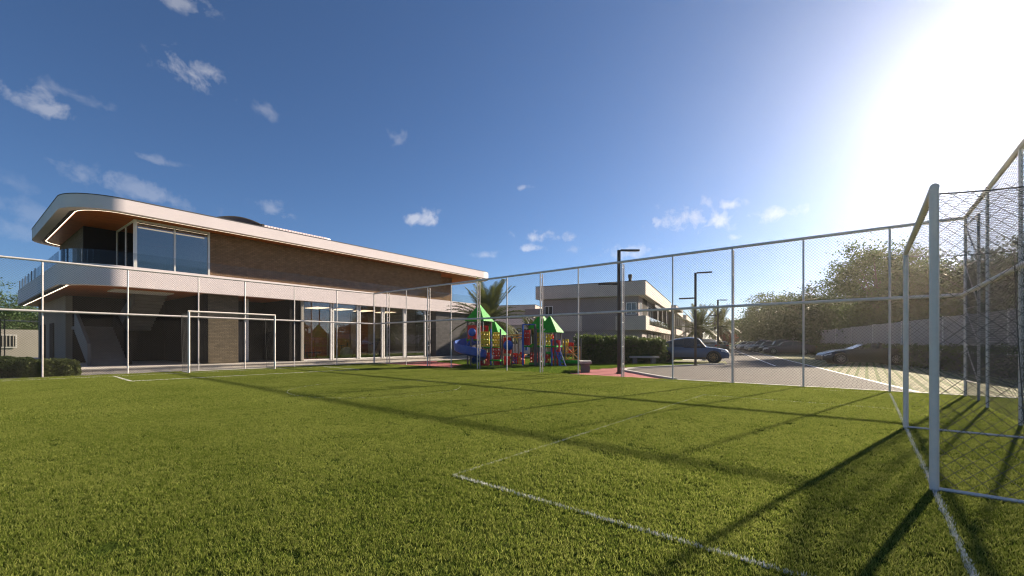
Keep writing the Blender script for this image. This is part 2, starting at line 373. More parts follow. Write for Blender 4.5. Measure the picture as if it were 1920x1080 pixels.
bulb.append(ctrl[-1])
road = [(14.1, -30), (60, -30)] and [(14.1, -1.19)] + bulb + [SW(26.4, -.6), SW(31.5, -.6), SW(31.5, .6), SW(190, .6), SW(190, -4.45), SW(13.42, -4.45)]
structure(MB().sheet(road, -.008).build('road', 'road_pave'), 'grey block paved road leading away past the houses')
structure(MB().sheet([SW(13.42, -4.452), SW(190, -4.452), SW(190, -8.75), SW(12.3, -8.75)], -.010).build('parking_paving', 'park_pave'), 'pale grass-jointed paving of the parking bays along the wall')
structure(MB().sheet([(14.1, -30), (40, -30), SW(30, -8.76), SW(12.3, -8.76)], -.014).build('parking_paving', 'road_pave'), 'grey paving beyond the parking bays')
structure(MB().sheet([SW(26.4, -.6), SW(31.5, -.6), SW(31.5, 7.5), SW(26.4, 7.5)], -.010).build('driveway', 'park_pave'), 'pale paved driveway under the blue car')
structure(MB().sheet([SW(31.5, .62), SW(190, .62), SW(190, 2.1), SW(31.5, 2.1)], -.011).build('pavement', 'concrete'), 'concrete pavement in front of the row of houses')
def kerb_strip(line, w, z1, name, label, z0=-.02, mat='kerb'):
    po = []; pin = []
    for i, p in enumerate(line):
        a = Vector(line[max(0, i - 1)]); b = Vector(line[min(len(line) - 1, i + 1)]); t = (b - a).normalized(); n = Vector((-t.y, t.x))
        po.append(tuple(Vector(p) + n * w)); pin.append(p)
    structure(MB().prism((pin + po[::-1])[::-1], z0, z1).build(name, mat), label)
kerb_strip([(14.02, -30), (14.02, 4.7)], -.10, .012, 'kerb', 'pale kerb strip between turf and road')
kerb_strip(bulb, .13, .05, 'kerb', 'white kerb curving round the end of the road')
kerb_strip([SW(x, .6) for x in (31.6, 60, 100, 190)], .15, .10, 'kerb', 'pale kerb along the house side of the road')
red = [(14.06, 4.9)] + [(14.06, 8.6), (14.6, 9.15), (16.0, 9.75), (17.6, 9.7), (19.2, 9.3), (21.8, 8.35), (24.0, 7.4), (25.7, 6.45)] + bulb[::-1]
structure(MB().sheet(red[::-1], -.016).build('path', 'rubber_red'), 'red rubber path curving round the road end')
structure(MB().sheet([(14.06, 15.6), (15.4, 15.9), (16.6, 17.2), (17.3, 18.8), (17.9, 21.0), (19.2, 22.6), (14.06, 21.6)], -.016).build('path', 'rubber_red'), 'red rubber path beside the clubhouse terrace')
# painted road lines
def paint(p, q, w, label):
    a = Vector(p); b = Vector(q); t = (b - a).normalized(); n = Vector((-t.y, t.x)) * w / 2
    structure(MB().sheet([tuple(a - n), tuple(b - n), tuple(b + n), tuple(a + n)], -.004).build('road_marking', 'road_paint'), label)
paint(SW(13.55, -4.45), SW(120, -4.45), .12, 'white painted line along the parking bays')
paint(SW(25.7, -2.78), SW(90, -2.7), .12, 'white painted line down the middle of the road')
paint(SW(26.2, -.2), SW(27.0, -1.2), .12, 'short white painted mark in front of the blue car')

# ------------------------------------------------------------------ turf blades
def blade_patch(name, size, n, h, w, mat, lean=.55):
    xy = RNG.uniform(-size / 2 - .03, size / 2 + .03, (n, 2)); cl_ = RNG.uniform(-size / 2, size / 2, (max(4, n // 16), 2))
    j = RNG.integers(0, len(cl_), n); m = RNG.random(n) < .45; xy[m] = cl_[j[m]] + RNG.normal(scale=.006, size=(m.sum(), 2))
    hh = h * RNG.uniform(.45, 1.2, n); ang = RNG.uniform(0, 2 * pi, n); ln = RNG.uniform(.1, lean, n) * hh; la = RNG.uniform(0, 2 * pi, n)
    dx = np.cos(ang) * w / 2; dy = np.sin(ang) * w / 2; ox = np.cos(la) * ln; oy = np.sin(la) * ln; z = np.zeros(n)
    v = np.stack([np.stack([xy[:, 0] - dx, xy[:, 1] - dy, z], 1), np.stack([xy[:, 0] + dx, xy[:, 1] + dy, z], 1),
                  np.stack([xy[:, 0] + dx * .8 + ox * .4, xy[:, 1] + dy * .8 + oy * .4, hh * .6], 1), np.stack([xy[:, 0] + ox * 1.3, xy[:, 1] + oy * 1.3, hh], 1)], 1).reshape(-1, 3)
    f = np.arange(4 * n).reshape(-1, 4)
    me = bpy.data.meshes.new(name); me.from_pydata(v.tolist(), [], f.tolist()); me.materials.append(M[mat]); me.update()
    return bpy.data.objects.new(name, me)
def scatter(name, label, pts, sources, smin, smax, cat='grass'):
    colx = bpy.data.collections.new(name + '_sources')
    for o in sources: colx.objects.link(o)
    me = bpy.data.meshes.new(name); me.from_pydata([tuple(p) for p in pts], [], []); me.update()
    o = bpy.data.objects.new(name, me); link(o); tag(o, label, cat, kind='stuff')
    ng = bpy.data.node_groups.new(name, 'GeometryNodeTree'); ng.interface.new_socket('Geometry', in_out='INPUT', socket_type='NodeSocketGeometry'); ng.interface.new_socket('Geometry', in_out='OUTPUT', socket_type='NodeSocketGeometry')
    N = ng.nodes; L = ng.links; gi = N.new('NodeGroupInput'); go = N.new('NodeGroupOutput')
    ci = N.new('GeometryNodeCollectionInfo'); ci.inputs['Collection'].default_value = colx; ci.inputs['Separate Children'].default_value = True; ci.inputs['Reset Children'].default_value = True
    io = N.new('GeometryNodeInstanceOnPoints'); io.inputs['Pick Instance'].default_value = True
    rv = N.new('FunctionNodeRandomValue'); rv.data_type = 'FLOAT_VECTOR'; rv.inputs[0].default_value = (0, 0, 0); rv.inputs[1].default_value = (0, 0, 6.2832)
    rs = N.new('FunctionNodeRandomValue'); rs.inputs[2].default_value = smin; rs.inputs[3].default_value = smax; rs.inputs['Seed'].default_value = 3
    L.new(gi.outputs[0], io.inputs['Points']); L.new(ci.outputs[0], io.inputs['Instance']); L.new(rv.outputs['Value'], io.inputs['Rotation']); L.new(rs.outputs[1], io.inputs['Scale']); L.new(io.outputs[0], go.inputs[0])
    md = o.modifiers.new('scatter', 'NODES'); md.node_group = ng
    return o
def grid_pts(x0, x1, y0, y1, step, keep, z=0.0):
    out = []
    for i in range(int((x1 - x0) / step) + 1):
        for j in range(int((y1 - y0) / step) + 1):
            x = x0 + i * step + random.uniform(-.25, .25) * step; y = y0 + j * step + random.uniform(-.25, .25) * step
            if x0 <= x <= x1 and y0 <= y <= y1 and keep(x, y): out.append((x, y, z))
    return out
def in_view(x, y, m=.35):
    d = x * FWD[0] + y * FWD[1]; r = x * RGT[0] + y * RGT[1]
    return d > -1.5 and abs(r) < max(d, 0) * 1.195 + 3.5 + m
near_src = [blade_patch('turf_patch', .3, 1350, .021, .0030, 'turf_blade') for k in range(6)]
far_src = [blade_patch('turf_patch', .5, 1000, .023, .0075, 'turf_blade') for k in range(4)]
scatter('turf_grass', 'short green turf blades of the near pitch', grid_pts(-1.2, 13.9, -8, 21.8, .25, lambda x, y: in_view(x, y) and math.hypot(x, y) < 9.5), near_src, .85, 1.15)
scatter('turf_grass', 'short green turf blades of the far pitch', grid_pts(-1.2, 13.9, -12, 21.8, .33, lambda x, y: in_view(x, y) and math.hypot(x, y) >= 9.3), far_src, .85, 1.15)
def in_poly(x, y, P):
    c = False; j = len(P) - 1
    for i in range(len(P)):
        if (P[i][1] > y) != (P[j][1] > y) and x < (P[j][0] - P[i][0]) * (y - P[i][1]) / (P[j][1] - P[i][1]) + P[i][0]: c = not c
        j = i
    return c
lawn_src = [blade_patch('lawn_patch', .6, 480, .06, .013, 'lawn_blade') for k in range(4)]
redpoly2 = [(14.06, 15.6), (15.4, 15.9), (16.6, 17.2), (17.3, 18.8), (17.9, 21.0), (19.2, 22.6), (14.06, 21.6)]
drive = [SW(26.3, -.7), SW(31.6, -.7), SW(31.6, 7.6), SW(26.3, 7.6)]
scatter('lawn_grass', 'green lawn grass around the playground and benches', grid_pts(14.3, 30, 5, 20.5, .42, lambda x, y: in_view(x, y) and not in_poly(x, y, road) and not in_poly(x, y, red) and not in_poly(x, y, redpoly2) and not in_poly(x, y, drive), -.022), lawn_src, .8, 1.2)

# painted turf lines: strips of white blades
def line_blades(name, label, segs, w=.030, h=.028):
    vs = []
    for (a, b) in segs:
        a = np.array(a); b = np.array(b); L = np.linalg.norm(b - a); t = (b - a) / L; nrm = np.array([-t[1], t[0]])
        dist = np.linalg.norm((a + b) / 2); k = 1.0 if dist < 9 else 1.8
        n = int(L * w * 15000 / k)
        s = RNG.uniform(0, L, n); o = RNG.normal(scale=w * .30, size=n).clip(-w * .75, w * .75); p = a + t * s[:, None] + nrm * o[:, None]
        an = RNG.uniform(0, pi, n); dx = np.cos(an) * .0035 * k; dy = np.sin(an) * .0035 * k; hh = h * RNG.uniform(.6, 1.15, n); la = RNG.uniform(0, 2 * pi, n); ln = RNG.uniform(.1, .6, n) * hh
        z = np.zeros(n)
        vs.append(np.stack([np.stack([p[:, 0] - dx, p[:, 1] - dy, z], 1), np.stack([p[:, 0] + dx, p[:, 1] + dy, z], 1), np.stack([p[:, 0] + np.cos(la) * ln, p[:, 1] + np.sin(la) * ln, hh], 1)], 1).reshape(-1, 3))
    v = np.concatenate(vs); f = np.arange(len(v)).reshape(-1, 3)
    return np_mesh(name, v, f, 'line_blade', None, None, label=label, kind='structure')
GX = 6.49; GL0 = -.42; GL1 = 20.42
line_blades('pitch_line', 'white goal line running under the near goal', [((-.4, GL0), (13.3, GL0))])
line_blades('pitch_line', 'white penalty area outline of the near goal', [((2.63, GL0), (2.63, 2.86))])
line_blades('pitch_line', 'faint worn far sides of the near penalty area', [((2.63, 2.86), (10.3, 2.86)), ((10.3, 2.86), (10.3, GL0))], .02, .021)
line_blades('pitch_line', 'white goal line of the far goal', [((-.4, GL1), (13.3, GL1))])
line_blades('pitch_line', 'white penalty area outline of the far goal', [((2.68, GL1), (2.68, 17.35)), ((2.68, 17.35), (10.25, 17.2)), ((10.25, 17.2), (10.25, GL1))], .065)
line_blades('pitch_line', 'white side line along the far long fence', [((13.3, GL0), (13.3, GL1))], .03, .018)
arc = [(GX + 2.15 * math.cos(t), 9.95 + 2.15 * math.sin(t)) for t in np.linspace(0, 2 * pi, 41)]
line_blades('pitch_line', 'faint white centre circle of the pitch', [(arc[i], arc[i + 1]) for i in range(40)], .02, .017)

# ------------------------------------------------------------------ chain link fences
def chain_link(mb, s0, s1, z0, z1, p, r, to):
    """45 degree wires clipped to a rectangle; to(s, z) -> 3d point. every wire a three sided prism"""
    for sg in (1, -1):
        c0 = s0 - (z1 - z0) if sg == 1 else s0
        n = int((s1 - s0 + z1 - z0) / p) + 1
        for i in range(n):
            c = c0 + (i + .5) * p            # s at z0 (sg 1) ; s at z0 for descending
            if sg == 1: a = max(s0, c); b = min(s1, c + (z1 - z0)); za = z0 + a - c; zb = z0 + b - c
            else: a = max(s0, c - (z1 - z0)); b = min(s1, c); za = z0 + c - a; zb = z0 + c - b
            if b - a < .02: continue
            mb.tube([to(a, za), to(b, zb)], r, 3, caps=False)
    return mb
def fence(name, label, to, o, posts, braced, zt=4.0, zm=2.27, mid=True, normal=(0, 0)):
    root = empty(name, to(posts[0], 0), 0, label=label, cat='fence', group='chain link fences round the pitch'); off = root.location
    for s in posts: MB(off).tube([to(s, -.02), to(s, zt - .02)], .024, 10).build('post', 'galvanised', root, True)
    MB(off).tube([to(posts[0] - .03, zt), to(posts[-1] + .03, zt)], .040, 10).build('top_rail', 'galvanised', root, True)
    mo = .05
    MB(off).tube([(to(posts[0], zm)[0] - normal[0] * mo, to(posts[0], zm)[1] - normal[1] * mo, zm), (to(posts[-1], zm)[0] - normal[0] * mo, to(posts[-1], zm)[1] - normal[1] * mo, zm)], .040, 10).build('middle_rail', 'galvanised', root, True)
    for a, b in zip(posts[:-1], posts[1:]):
        chain_link(MB(off), a + .02, b - .02, .03, zm - .03, .078, .0024, to).build('mesh_panel', 'wire', root, kind='stuff')
        chain_link(MB(off), a + .02, b - .02, zm + .03, zt - .03, .078, .0024, to).build('mesh_panel', 'wire', root, kind='stuff')
    for s in braced:
        x, y, _ = to(s, 0); ox, oy = x + normal[0] * .15, y + normal[1] * .15
        br = MB(off).tube([(ox, oy, -.02), (ox, oy, zt - .06)], .022, 8)
        for k, z in enumerate((.45, 1.05, 1.9, 2.6, 3.2, 3.8)):
            br.tube([(x, y, z), (ox, oy, z)], .012, 6)
        for (za, zb) in ((.45, 1.05), (1.05, 1.9), (1.9, 2.6), (2.6, 3.2), (3.2, 3.8)): br.tube([(x, y, za), (ox, oy, zb)], .007, 5)
        br.build('brace_post', 'galvanised', root, True)
    return root
SIDE_X = 13.9; BACK_Y = 21.75; NEAR_Y = -1.7
side_posts = [NEAR_Y] + [-.43 + 1.745 * k for k in range(13)] + [BACK_Y]
fence('chain_link_fence', 'tall chain link fence between the pitch and the road', lambda s, z: (SIDE_X, s, z), None, side_posts, [side_posts[i] for i in (3, 5, 7, 9, 11, 13)], normal=(1, 0))
fence('chain_link_fence', 'tall chain link fence in front of the clubhouse behind far goal', lambda s, z: (s, BACK_Y, z), None, [-1.06, 1.05, 3.25, 5.5, 7.26, 9.44, 11.64, 13.86], [], normal=(0, 1))
nf = fence('chain_link_fence', 'tall chain link fence right behind the near goal', lambda s, z: (s, NEAR_Y, z), None, [-1.2, .6, 2.8, 5.0, 7.2, 9.38, 11.58, 13.84], [], normal=(0, -1))
o_ = nf.location; tb = MB(o_); bx, by = 12.82, NEAR_Y - .06
tb.tube([(bx, by, -.02), (bx, by, 3.84)], .024, 8)
for z in (.35, 1.15, 1.95, 2.9, 3.8): tb.tube([(13.84, NEAR_Y, z), (bx, by, z)], .014, 6)
for za, zb in ((.35, 1.15), (1.15, 1.95), (1.95, 2.9), (2.9, 3.8)): tb.tube([(13.84, NEAR_Y, zb), (bx, by, za)], .012, 6)
tb.build('brace_post', 'galvanised', nf, True)

# ------------------------------------------------------------------ goals
def goal(label, xl, xr, yl, sgn, depth_top, depth_bot, h, r, net_p, net_r):
    root = empty('football_goal', (xl, yl, 0), 0, label=label, cat='football goal', group='football goals'); off = root.location
    for x in (xl, xr): MB(off).tube([(x, yl, -.02), (x, yl, h - .06), (x, yl, h)], [r, r, r * .96], 20).build('goal_post', 'goal_white', root, True)
    MB(off).tube([(xl - r * .9, yl, h), (xr + r * .9, yl, h)], r, 20).build('crossbar', 'goal_white', root, True)
    yt = yl + sgn * depth_top; yb = yl + sgn * depth_bot
    for x in (xl, xr):
        MB(off).tube([(x, yl, .02), (x, yb, .02)], .016, 8).build('ground_bar', 'galvanised', root, True)
    MB(off).tube([(xl, yb, .02), (xr, yb, .02)], .016, 8).build('ground_bar', 'galvanised', root, True)
    sag = .05
    for x in (xl, xr):
        pts = [(x, yl + (yt - yl) * t, h - .05 - sag * 4 * t * (1 - t) * .5 - .05 * t) for t in np.linspace(0, 1, 8)]
        pts += [(x, yt + (yb - yt) * (t ** 1.4), (h - .1) * (1 - t) + .02 * t) for t in np.linspace(.1, 1, 10)]
        MB(off).tube(pts, .006, 5).build('net_rope', 'net_cord', root)
    # side nets, back net and top net: knotted diamonds
    for x in (xl, xr):
        mb = MB(off); chain_link(mb, 0, 1, 0, 1, 1, 1, lambda s, z: (0, 0, 0)) if False else None
        s1 = max(abs(depth_top), abs(depth_bot))
        for sg in (1, -1):
            hh = h - .08
            n = int((s1 + hh) / net_p) + 1
            for i in range(n):
                c = (-hh + (i + .5) * net_p) if sg == 1 else (i + .5) * net_p
                a = max(0, c) if sg == 1 else max(0, c - hh); b = min(s1, c + hh) if sg == 1 else min(s1, c)
                pts = []
                for t in np.linspace(0, 1, 7):
                    s = a + (b - a) * t; z = (s - c) if sg == 1 else (c - s)
                    lim = depth_top + (depth_bot - depth_top) * max(0, 1 - z / hh) ** 1.4
                    if s > lim + .01: continue
                    pts.append((x + .012 * math.sin(9 * s + 5 * z), yl + sgn * s, z + .03))
                if len(pts) >= 2: mb.tube(pts, net_r if x == xl else net_r * .6, 4, caps=False)
        mb.build('side_net', 'net_cord', root, kind='stuff')
    chain_link(MB(off), xl, xr, 0.03, h - .1, net_p, net_r * .55, lambda s, z: (s, yt + (yb - yt) * max(0, 1 - z / h) ** 1.4, z)).build('back_net', 'net_cord', root, kind='stuff')
    chain_link(MB(off), xl, xr, 0, abs(depth_top), net_p, net_r, lambda s, z: (s, yl + sgn * z, h - .05 - .05 * z / abs(depth_top) - .03 * math.sin(pi * z / abs(depth_top)))).build('top_net', 'net_cord', root, kind='stuff')
    return root
goal('white football goal close by on the right with net', 4.85, 8.13, GL0, -1, 1.0, 1.09, 2.45, .030, .10, .0021)
goal('white football goal far off in front of the clubhouse', 4.86, 8.02, 20.45, 1, 1.05, .9, 2.42, .036, .10, .0014)

# ------------------------------------------------------------------ clubhouse (local axes: x along the facade, y into the building)
BO = (2.87, 24.3, 0)
def bthing(name, at_, **kw):
    w = BW(at_[0], at_[1]); return empty(name, (w[0], w[1], at_[2] if len(at_) > 2 else 0), RB, **kw)
def rrect(x0, x1, y0, y1, r, corners=(1, 1, 1, 1), ins=0.0, n=10):
    """outline, counter-clockwise; corners: front-left, front-right, back-right, back-left"""
    x0 += ins; x1 -= ins; y0 += ins; y1 -= ins; r = max(.05, r - ins); P = []
    for k, (cx, cy, a0) in enumerate(((x0, y0, pi), (x1, y0, 1.5 * pi), (x1, y1, 0), (x0, y1, .5 * pi))):
        rr = r if corners[k] else .02
        ox = cx + rr if cx == x0 else cx - rr; oy = cy + rr if cy == y0 else cy - rr
        for i in range(n + 1):
            a = a0 + .5 * pi * i / n; P.append((ox + rr * math.cos(a), oy + rr * math.sin(a)))
    return P
structure(MB((2.87, 24.3, 0)).prism(rrect(-6, 31, 21.25, 23.0, .1), -.02, .010).build('paving', 'terrace_pave'), 'pale paved strip between fence and clubhouse terrace')
tp = bpy.data.objects['paving']; tp.location = (*BW(2.87, 24.3), 0); tp.rotation_euler = (0, 0, RB)
structure(MB((2.87, 24.3, 0)).prism(rrect(1.6, 33, 23.0, 46, .1), -.02, .13).build('terrace', 'terrace_pave'), 'raised paved terrace under the clubhouse')
tp = bpy.data.objects['terrace']; tp.location = (*BW(2.87, 24.3), 0); tp.rotation_euler = (0, 0, RB)
nos = MB((2.87, 24.3, 0)).box(1.6, 33, 22.96, 23.3, .131, .165).build('terrace_edge', 'concrete', None); structure(nos, 'concrete edge of the raised terrace'); nos.location = tp.location; nos.rotation_euler = tp.rotation_euler

club = bthing('clubhouse', BO, label='two storey white clubhouse with rounded roof slab and wood soffit', cat='building')
def part(name, mat, fn, parent=club, smooth=False, bevel=0, off=BO, **kw):
    mb = MB(off); fn(mb); return mb.build(name, mat, parent, smooth, bevel, **kw)
RZ0, RZ1, SZ0, SZ1 = 6.79, 7.37, 3.60, 4.48
FL = .15
ro = lambda i=0.0: rrect(2.87, 29.9, 24.3, 36.6, 1.85, ins=i, n=14)
roof = part('roof', 'plaster', lambda m: m.ring(ro(), ro(.35), RZ0, RZ1 - .03).prism(ro(.2), RZ0 + .10, RZ1 - .04), smooth=True)
part('roof_edge_trim', 'dark_strip', lambda m: m.ring(ro(-.012), ro(.3), RZ1 - .028, RZ1 + .004), roof)
part('soffit_border', 'dark_strip', lambda m: m.ring(ro(.352), ro(.50), RZ0 + .03, RZ0 + .06), roof)
part('light_strip', 'led', lambda m: m.ring(ro(.502), ro(.535), RZ0 + .030, RZ0 + .06), roof)
part('soffit', 'soffit_wood', lambda m: m.prism(ro(.562), RZ0 + .035, RZ0 + .08), roof)
def slope_box(m, xa, xb, y0, y1, za, zb, t):
    m.add([(xa, y0, za - t), (xb, y0, zb - t), (xb, y1, zb - t), (xa, y1, za - t), (xa, y0, za), (xb, y0, zb), (xb, y1, zb), (xa, y1, za)], [(3, 2, 1, 0), (4, 5, 6, 7), (0, 1, 5, 4), (1, 2, 6, 5), (2, 3, 7, 6), (3, 0, 4, 7)])
def arch(m):
    for y in (26.0, 26.5, 27.0):
        pts = [(8.3 + 2.6 * t, y, 7.45 + .60 * math.sin(pi * (.10 + .66 * t))) for t in np.linspace(0, 1, 12)]; m.tube(pts, .035, 6)
    for t in np.linspace(0, 1, 9): m.tube([(8.3 + 2.6 * t, 26.0, 7.45 + .60 * math.sin(pi * (.10 + .66 * t))), (8.3 + 2.6 * t, 27.0, 7.45 + .60 * math.sin(pi * (.10 + .66 * t)))], .03, 6)
    T = np.linspace(0, 1, 13)
    for t0, t1 in zip(T[:-1], T[1:]):
        za = 7.43 + .60 * math.sin(pi * (.10 + .66 * t0)); zb = 7.43 + .60 * math.sin(pi * (.10 + .66 * t1)); slope_box(m, 8.3 + 2.6 * t0, 8.3 + 2.6 * t1, 26.02, 26.98, za, zb, .02)
    m.box(10.86, 10.98, 25.95, 27.05, 7.3, 7.93)
part('roof_arch', 'black_metal', arch, roof)
part('roof_parapet', 'plaster', lambda m: m.prism(rrect(11.0, 15.3, 26.1, 30, .5, (0, 1, 1, 0)), 7.3, 7.93), roof)
for k in range(22): part('rib', 'plaster', lambda m: m.box(11.05 + k * .17, 11.16 + k * .17, 26.07, 26.098, 7.3, 7.926), roof)

so = lambda i=0.0: rrect(2.80, 27.17, 24.3, 43.0, 1.85, (1, 0, 0, 1), ins=i, n=14)
slab = part('floor_slab', 'plaster', lambda m: m.ring(so(), so(.35), SZ0, SZ1).prism(so(.2), SZ0 + .1, SZ0 + .45), smooth=True)
part('soffit', 'soffit_wood', lambda m: m.prism(so(.352), SZ0 + .03, SZ0 + .08), slab)
part('light_strip', 'led', lambda m: m.box(3.06, 3.13, 25.6, 42.0, SZ0 - .02, SZ0 - .004), slab)
part('light_recess', 'dark_strip', lambda m: m.box(2.9, 3.055, 25.6, 42.0, SZ0 - .03, SZ0 - .004), slab)
part('ceiling_panel', 'far_white', lambda m: m.box(4.6, 6.8, 25.9, 27.2, SZ0 - .03, SZ0 + .028), slab)
# glass balustrade along the slab edge, one pane after another
rail_line = so(.14); rail_line = rail_line[-16:] + rail_line[:16]
pts = []
pl = so(.14); nn = 15
left_side = [(pl[4 * nn - 1][0], 42.0 - k * 1.55) for k in range(11)]
curve = pl[:nn]; front = [(curve[-1][0] + .02 + k * 1.62, pl[nn - 1][1]) for k in range(15)]
def pane(m, P, z0=SZ1 - .2, z1=5.10, t=.012):
    n = len(P)
    for i in range(n - 1):
        a = Vector(P[i]); b = Vector(P[i + 1]); d = (b - a).normalized(); nn_ = Vector((-d.y, d.x)) * t / 2
        m.prism([tuple(a - nn_), tuple(b - nn_), tuple(b + nn_), tuple(a + nn_)], z0, z1)
for line in (left_side, front):
    for a, b in zip(line[:-1], line[1:]):
        g = (Vector(b) - Vector(a)) * .006
        part('balustrade_pane', 'glass_rail', lambda m: pane(m, [tuple(Vector(a) + g), tuple(Vector(b) - g)]), slab)
for k in range(0, nn - 1, 2):
    part('balustrade_pane', 'glass_rail', lambda m: pane(m, curve[k:k + 3]), slab)
for (x, y) in left_side[:6]: part('balustrade_post', 'bronze_metal', lambda m: m.box(x - .02, x + .02, y - .02, y + .02, SZ1, SZ1 + .7), slab)

# upper floor
FZ = SZ0 + .46
part('upper_wall', 'brick_tan', lambda m: m.box(8.17, 24.31, 25.55, 25.80, FZ, RZ0 + .034))
part('upper_wall', 'brick_tan', lambda m: m.box(24.312, 26.9, 26.9, 27.15, FZ, RZ0 + .034).box(26.65, 26.9, 27.151, 36.0, FZ, RZ0 + .034))
part('upper_wall', 'charcoal', lambda m: m.box(4.05, 5.24, 28.95, 29.1, FZ, RZ0 + .034)); part('upper_wall', 'interior_wall', lambda m: m.box(5.31, 8.17, 32, 32.2, FZ, RZ0 + .034))
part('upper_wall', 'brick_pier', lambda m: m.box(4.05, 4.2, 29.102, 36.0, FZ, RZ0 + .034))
part('upper_wall', 'interior_wall', lambda m: m.box(8.0, 8.168, 25.81, 32, FZ, RZ0 + .034))
corner = part('corner_window', 'frame_white', lambda m: m.box(5.19, 5.31, 25.44, 25.56, FZ, RZ0 + .03).box(8.08, 8.168, 25.45, 25.549, FZ, RZ0 + .03).box(6.68, 6.75, 25.46, 25.54, FZ, RZ0 - .05)
              .box(5.312, 8.079, 25.46, 25.54, RZ0 - .06, RZ0 + .03).box(5.22, 5.29, 28.86, 28.94, FZ, RZ0 + .03).box(5.22, 5.29, 27.1, 27.17, FZ, RZ0 - .05).box(5.22, 5.29, 25.562, 28.859, RZ0 - .06, RZ0 + .03))
for a, b in ((5.315, 6.678), (6.752, 8.078)): part('pane', 'glass_upper', lambda m: m.box(a, b, 25.49, 25.51, FZ, RZ0 - .062), corner)
for a, b in ((25.565, 27.098), (27.172, 28.858)): part('pane', 'glass_upper', lambda m: m.box(5.245, 5.265, a, b, FZ, RZ0 - .062), corner)
part('cove_light', 'led_soft', lambda m: m.box(5.4, 8.0, 25.70, 25.76, 6.50, 6.54), corner)
part('cove_box', 'soffit_wood', lambda m: m.box(5.35, 8.0, 25.66, 25.95, 6.545, 6.82), corner)
part('upper_floor', 'concrete', lambda m: m.box(4.0, 26.8, 25.3, 36.2, SZ0 + .455, SZ0 + .52), slab)
part('wall_art', 'far_white', lambda m: m.box(5.5, 7.5, 31.9, 31.99, FZ + .4, FZ + 1.0), corner)

# ground floor
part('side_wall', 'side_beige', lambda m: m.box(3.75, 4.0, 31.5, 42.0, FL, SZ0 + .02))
dw = part('side_door', 'charcoal', lambda m: m.box(3.70, 3.748, 35.2, 36.6, FL, 2.3)); part('side_door', 'charcoal', lambda m: m.box(3.70, 3.748, 38.6, 40.6, FL, 2.3))
part('porch_wall', 'charcoal', lambda m: m.box(4.002, 11.7, 31.5, 31.7, FL, SZ0 + .02))
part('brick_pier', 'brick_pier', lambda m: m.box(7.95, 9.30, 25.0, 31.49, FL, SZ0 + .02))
part('pier_side', 'charcoal', lambda m: m.box(7.80, 7.948, 25.06, 31.49, FL, SZ0 + .02))
part('pillar', 'frame_white', lambda m: m.box(9.95, 10.15, 25.9, 26.1, FL, SZ0 + .02), bevel=.01)
dr = part('door', 'mirror_panel', lambda m: m.box(9.32, 9.94, 26.02, 26.08, FL, 2.35)); part('door_handle', 'black_metal', lambda m: m.box(9.40, 9.43, 25.96, 26.02, 1.0, 1.3), dr)
part('recess_wall', 'charcoal', lambda m: m.box(10.16, 11.9, 28.0, 28.15, FL, SZ0 + .02))
part('dark_pier', 'charcoal', lambda m: m.box(11.76, 12.37, 24.62, 31.4, FL, SZ0 + .02))
part('glazing_jamb', 'beige_wall', lambda m: m.box(12.372, 12.52, 24.5, 24.8, FL, SZ0 + .02))
bays = [(12.52, 14.16), (14.40, 15.98), (16.25, 17.85), (18.10, 19.69), (19.92, 21.67)]
glz = part('glazing_frame', 'frame_white', lambda m: [m.box(b[1], b[1] + .09, 24.5, 24.64, FL, SZ0 + .02) for b in bays] + [m.box(b[0] - .09, b[0] - .001, 24.52, 24.66, FL, SZ0 + .02) for b in bays[1:]] + [m.box(b[0] + .001, b[1] - .001, 24.53, 24.63, FL, FL + .07) for b in bays])
for b in bays: part('pane', 'glass', lambda m: m.box(b[0] + .002, b[1] - .002, 24.57, 24.59, FL + .071, SZ0 + .02), glz)
for b in bays: part('mullion', 'black_metal', lambda m: m.box(b[1] + .092, b[1] + .13, 24.55, 24.6, FL, SZ0 + .02), glz)
part('recess_wall', 'charcoal', lambda m: m.box(21.78, 22.78, 25.6, 25.75, FL, SZ0 + .02))
dr = part('door', 'bronze_metal', lambda m: m.box(21.95, 22.7, 25.54, 25.598, FL, 2.4)); part('door_frame', 'mirror_panel', lambda m: m.box(21.88, 21.948, 25.52, 25.598, FL, 2.46).box(22.702, 22.76, 25.52, 25.598, FL, 2.46).box(21.95, 22.7, 25.52, 25.598, 2.402, 2.46), dr)
part('grey_brick_wall', 'brick_grey', lambda m: m.box(22.8, 26.9, 24.52, 24.8, FL, SZ0 + .02).box(26.6, 26.9, 24.801, 36, FL, SZ0 + .02).box(22.8, 23.05, 24.801, 31, FL, SZ0 + .02))
part('gym_wall', 'gym_wood', lambda m: m.box(12.375, 22.79, 31.0, 31.2, FL, SZ0 + .02))
for x0, x1 in ((12.4, 13.3), (14.3, 14.9), (17.6, 18.2), (19.6, 20.5), (21.2, 22.7)): part('wall_panel', 'interior_wall', lambda m: m.box(x0, x1, 30.9, 30.998, FL, SZ0 + .02))
part('gym_floor', 'gym_floor', lambda m: m.box(12.4, 22.75, 24.7, 30.88, FL - .018, FL + .004))
for x in (13.2, 15.2, 17.0, 18.9, 20.8): part('fill_panel', 'gym_fill', lambda m: m.box(x, x + .9, 28.0, 29.6, SZ0 - .012, SZ0 + .02))  # glowing panels added under the slab to brighten the gym, no visible fitting

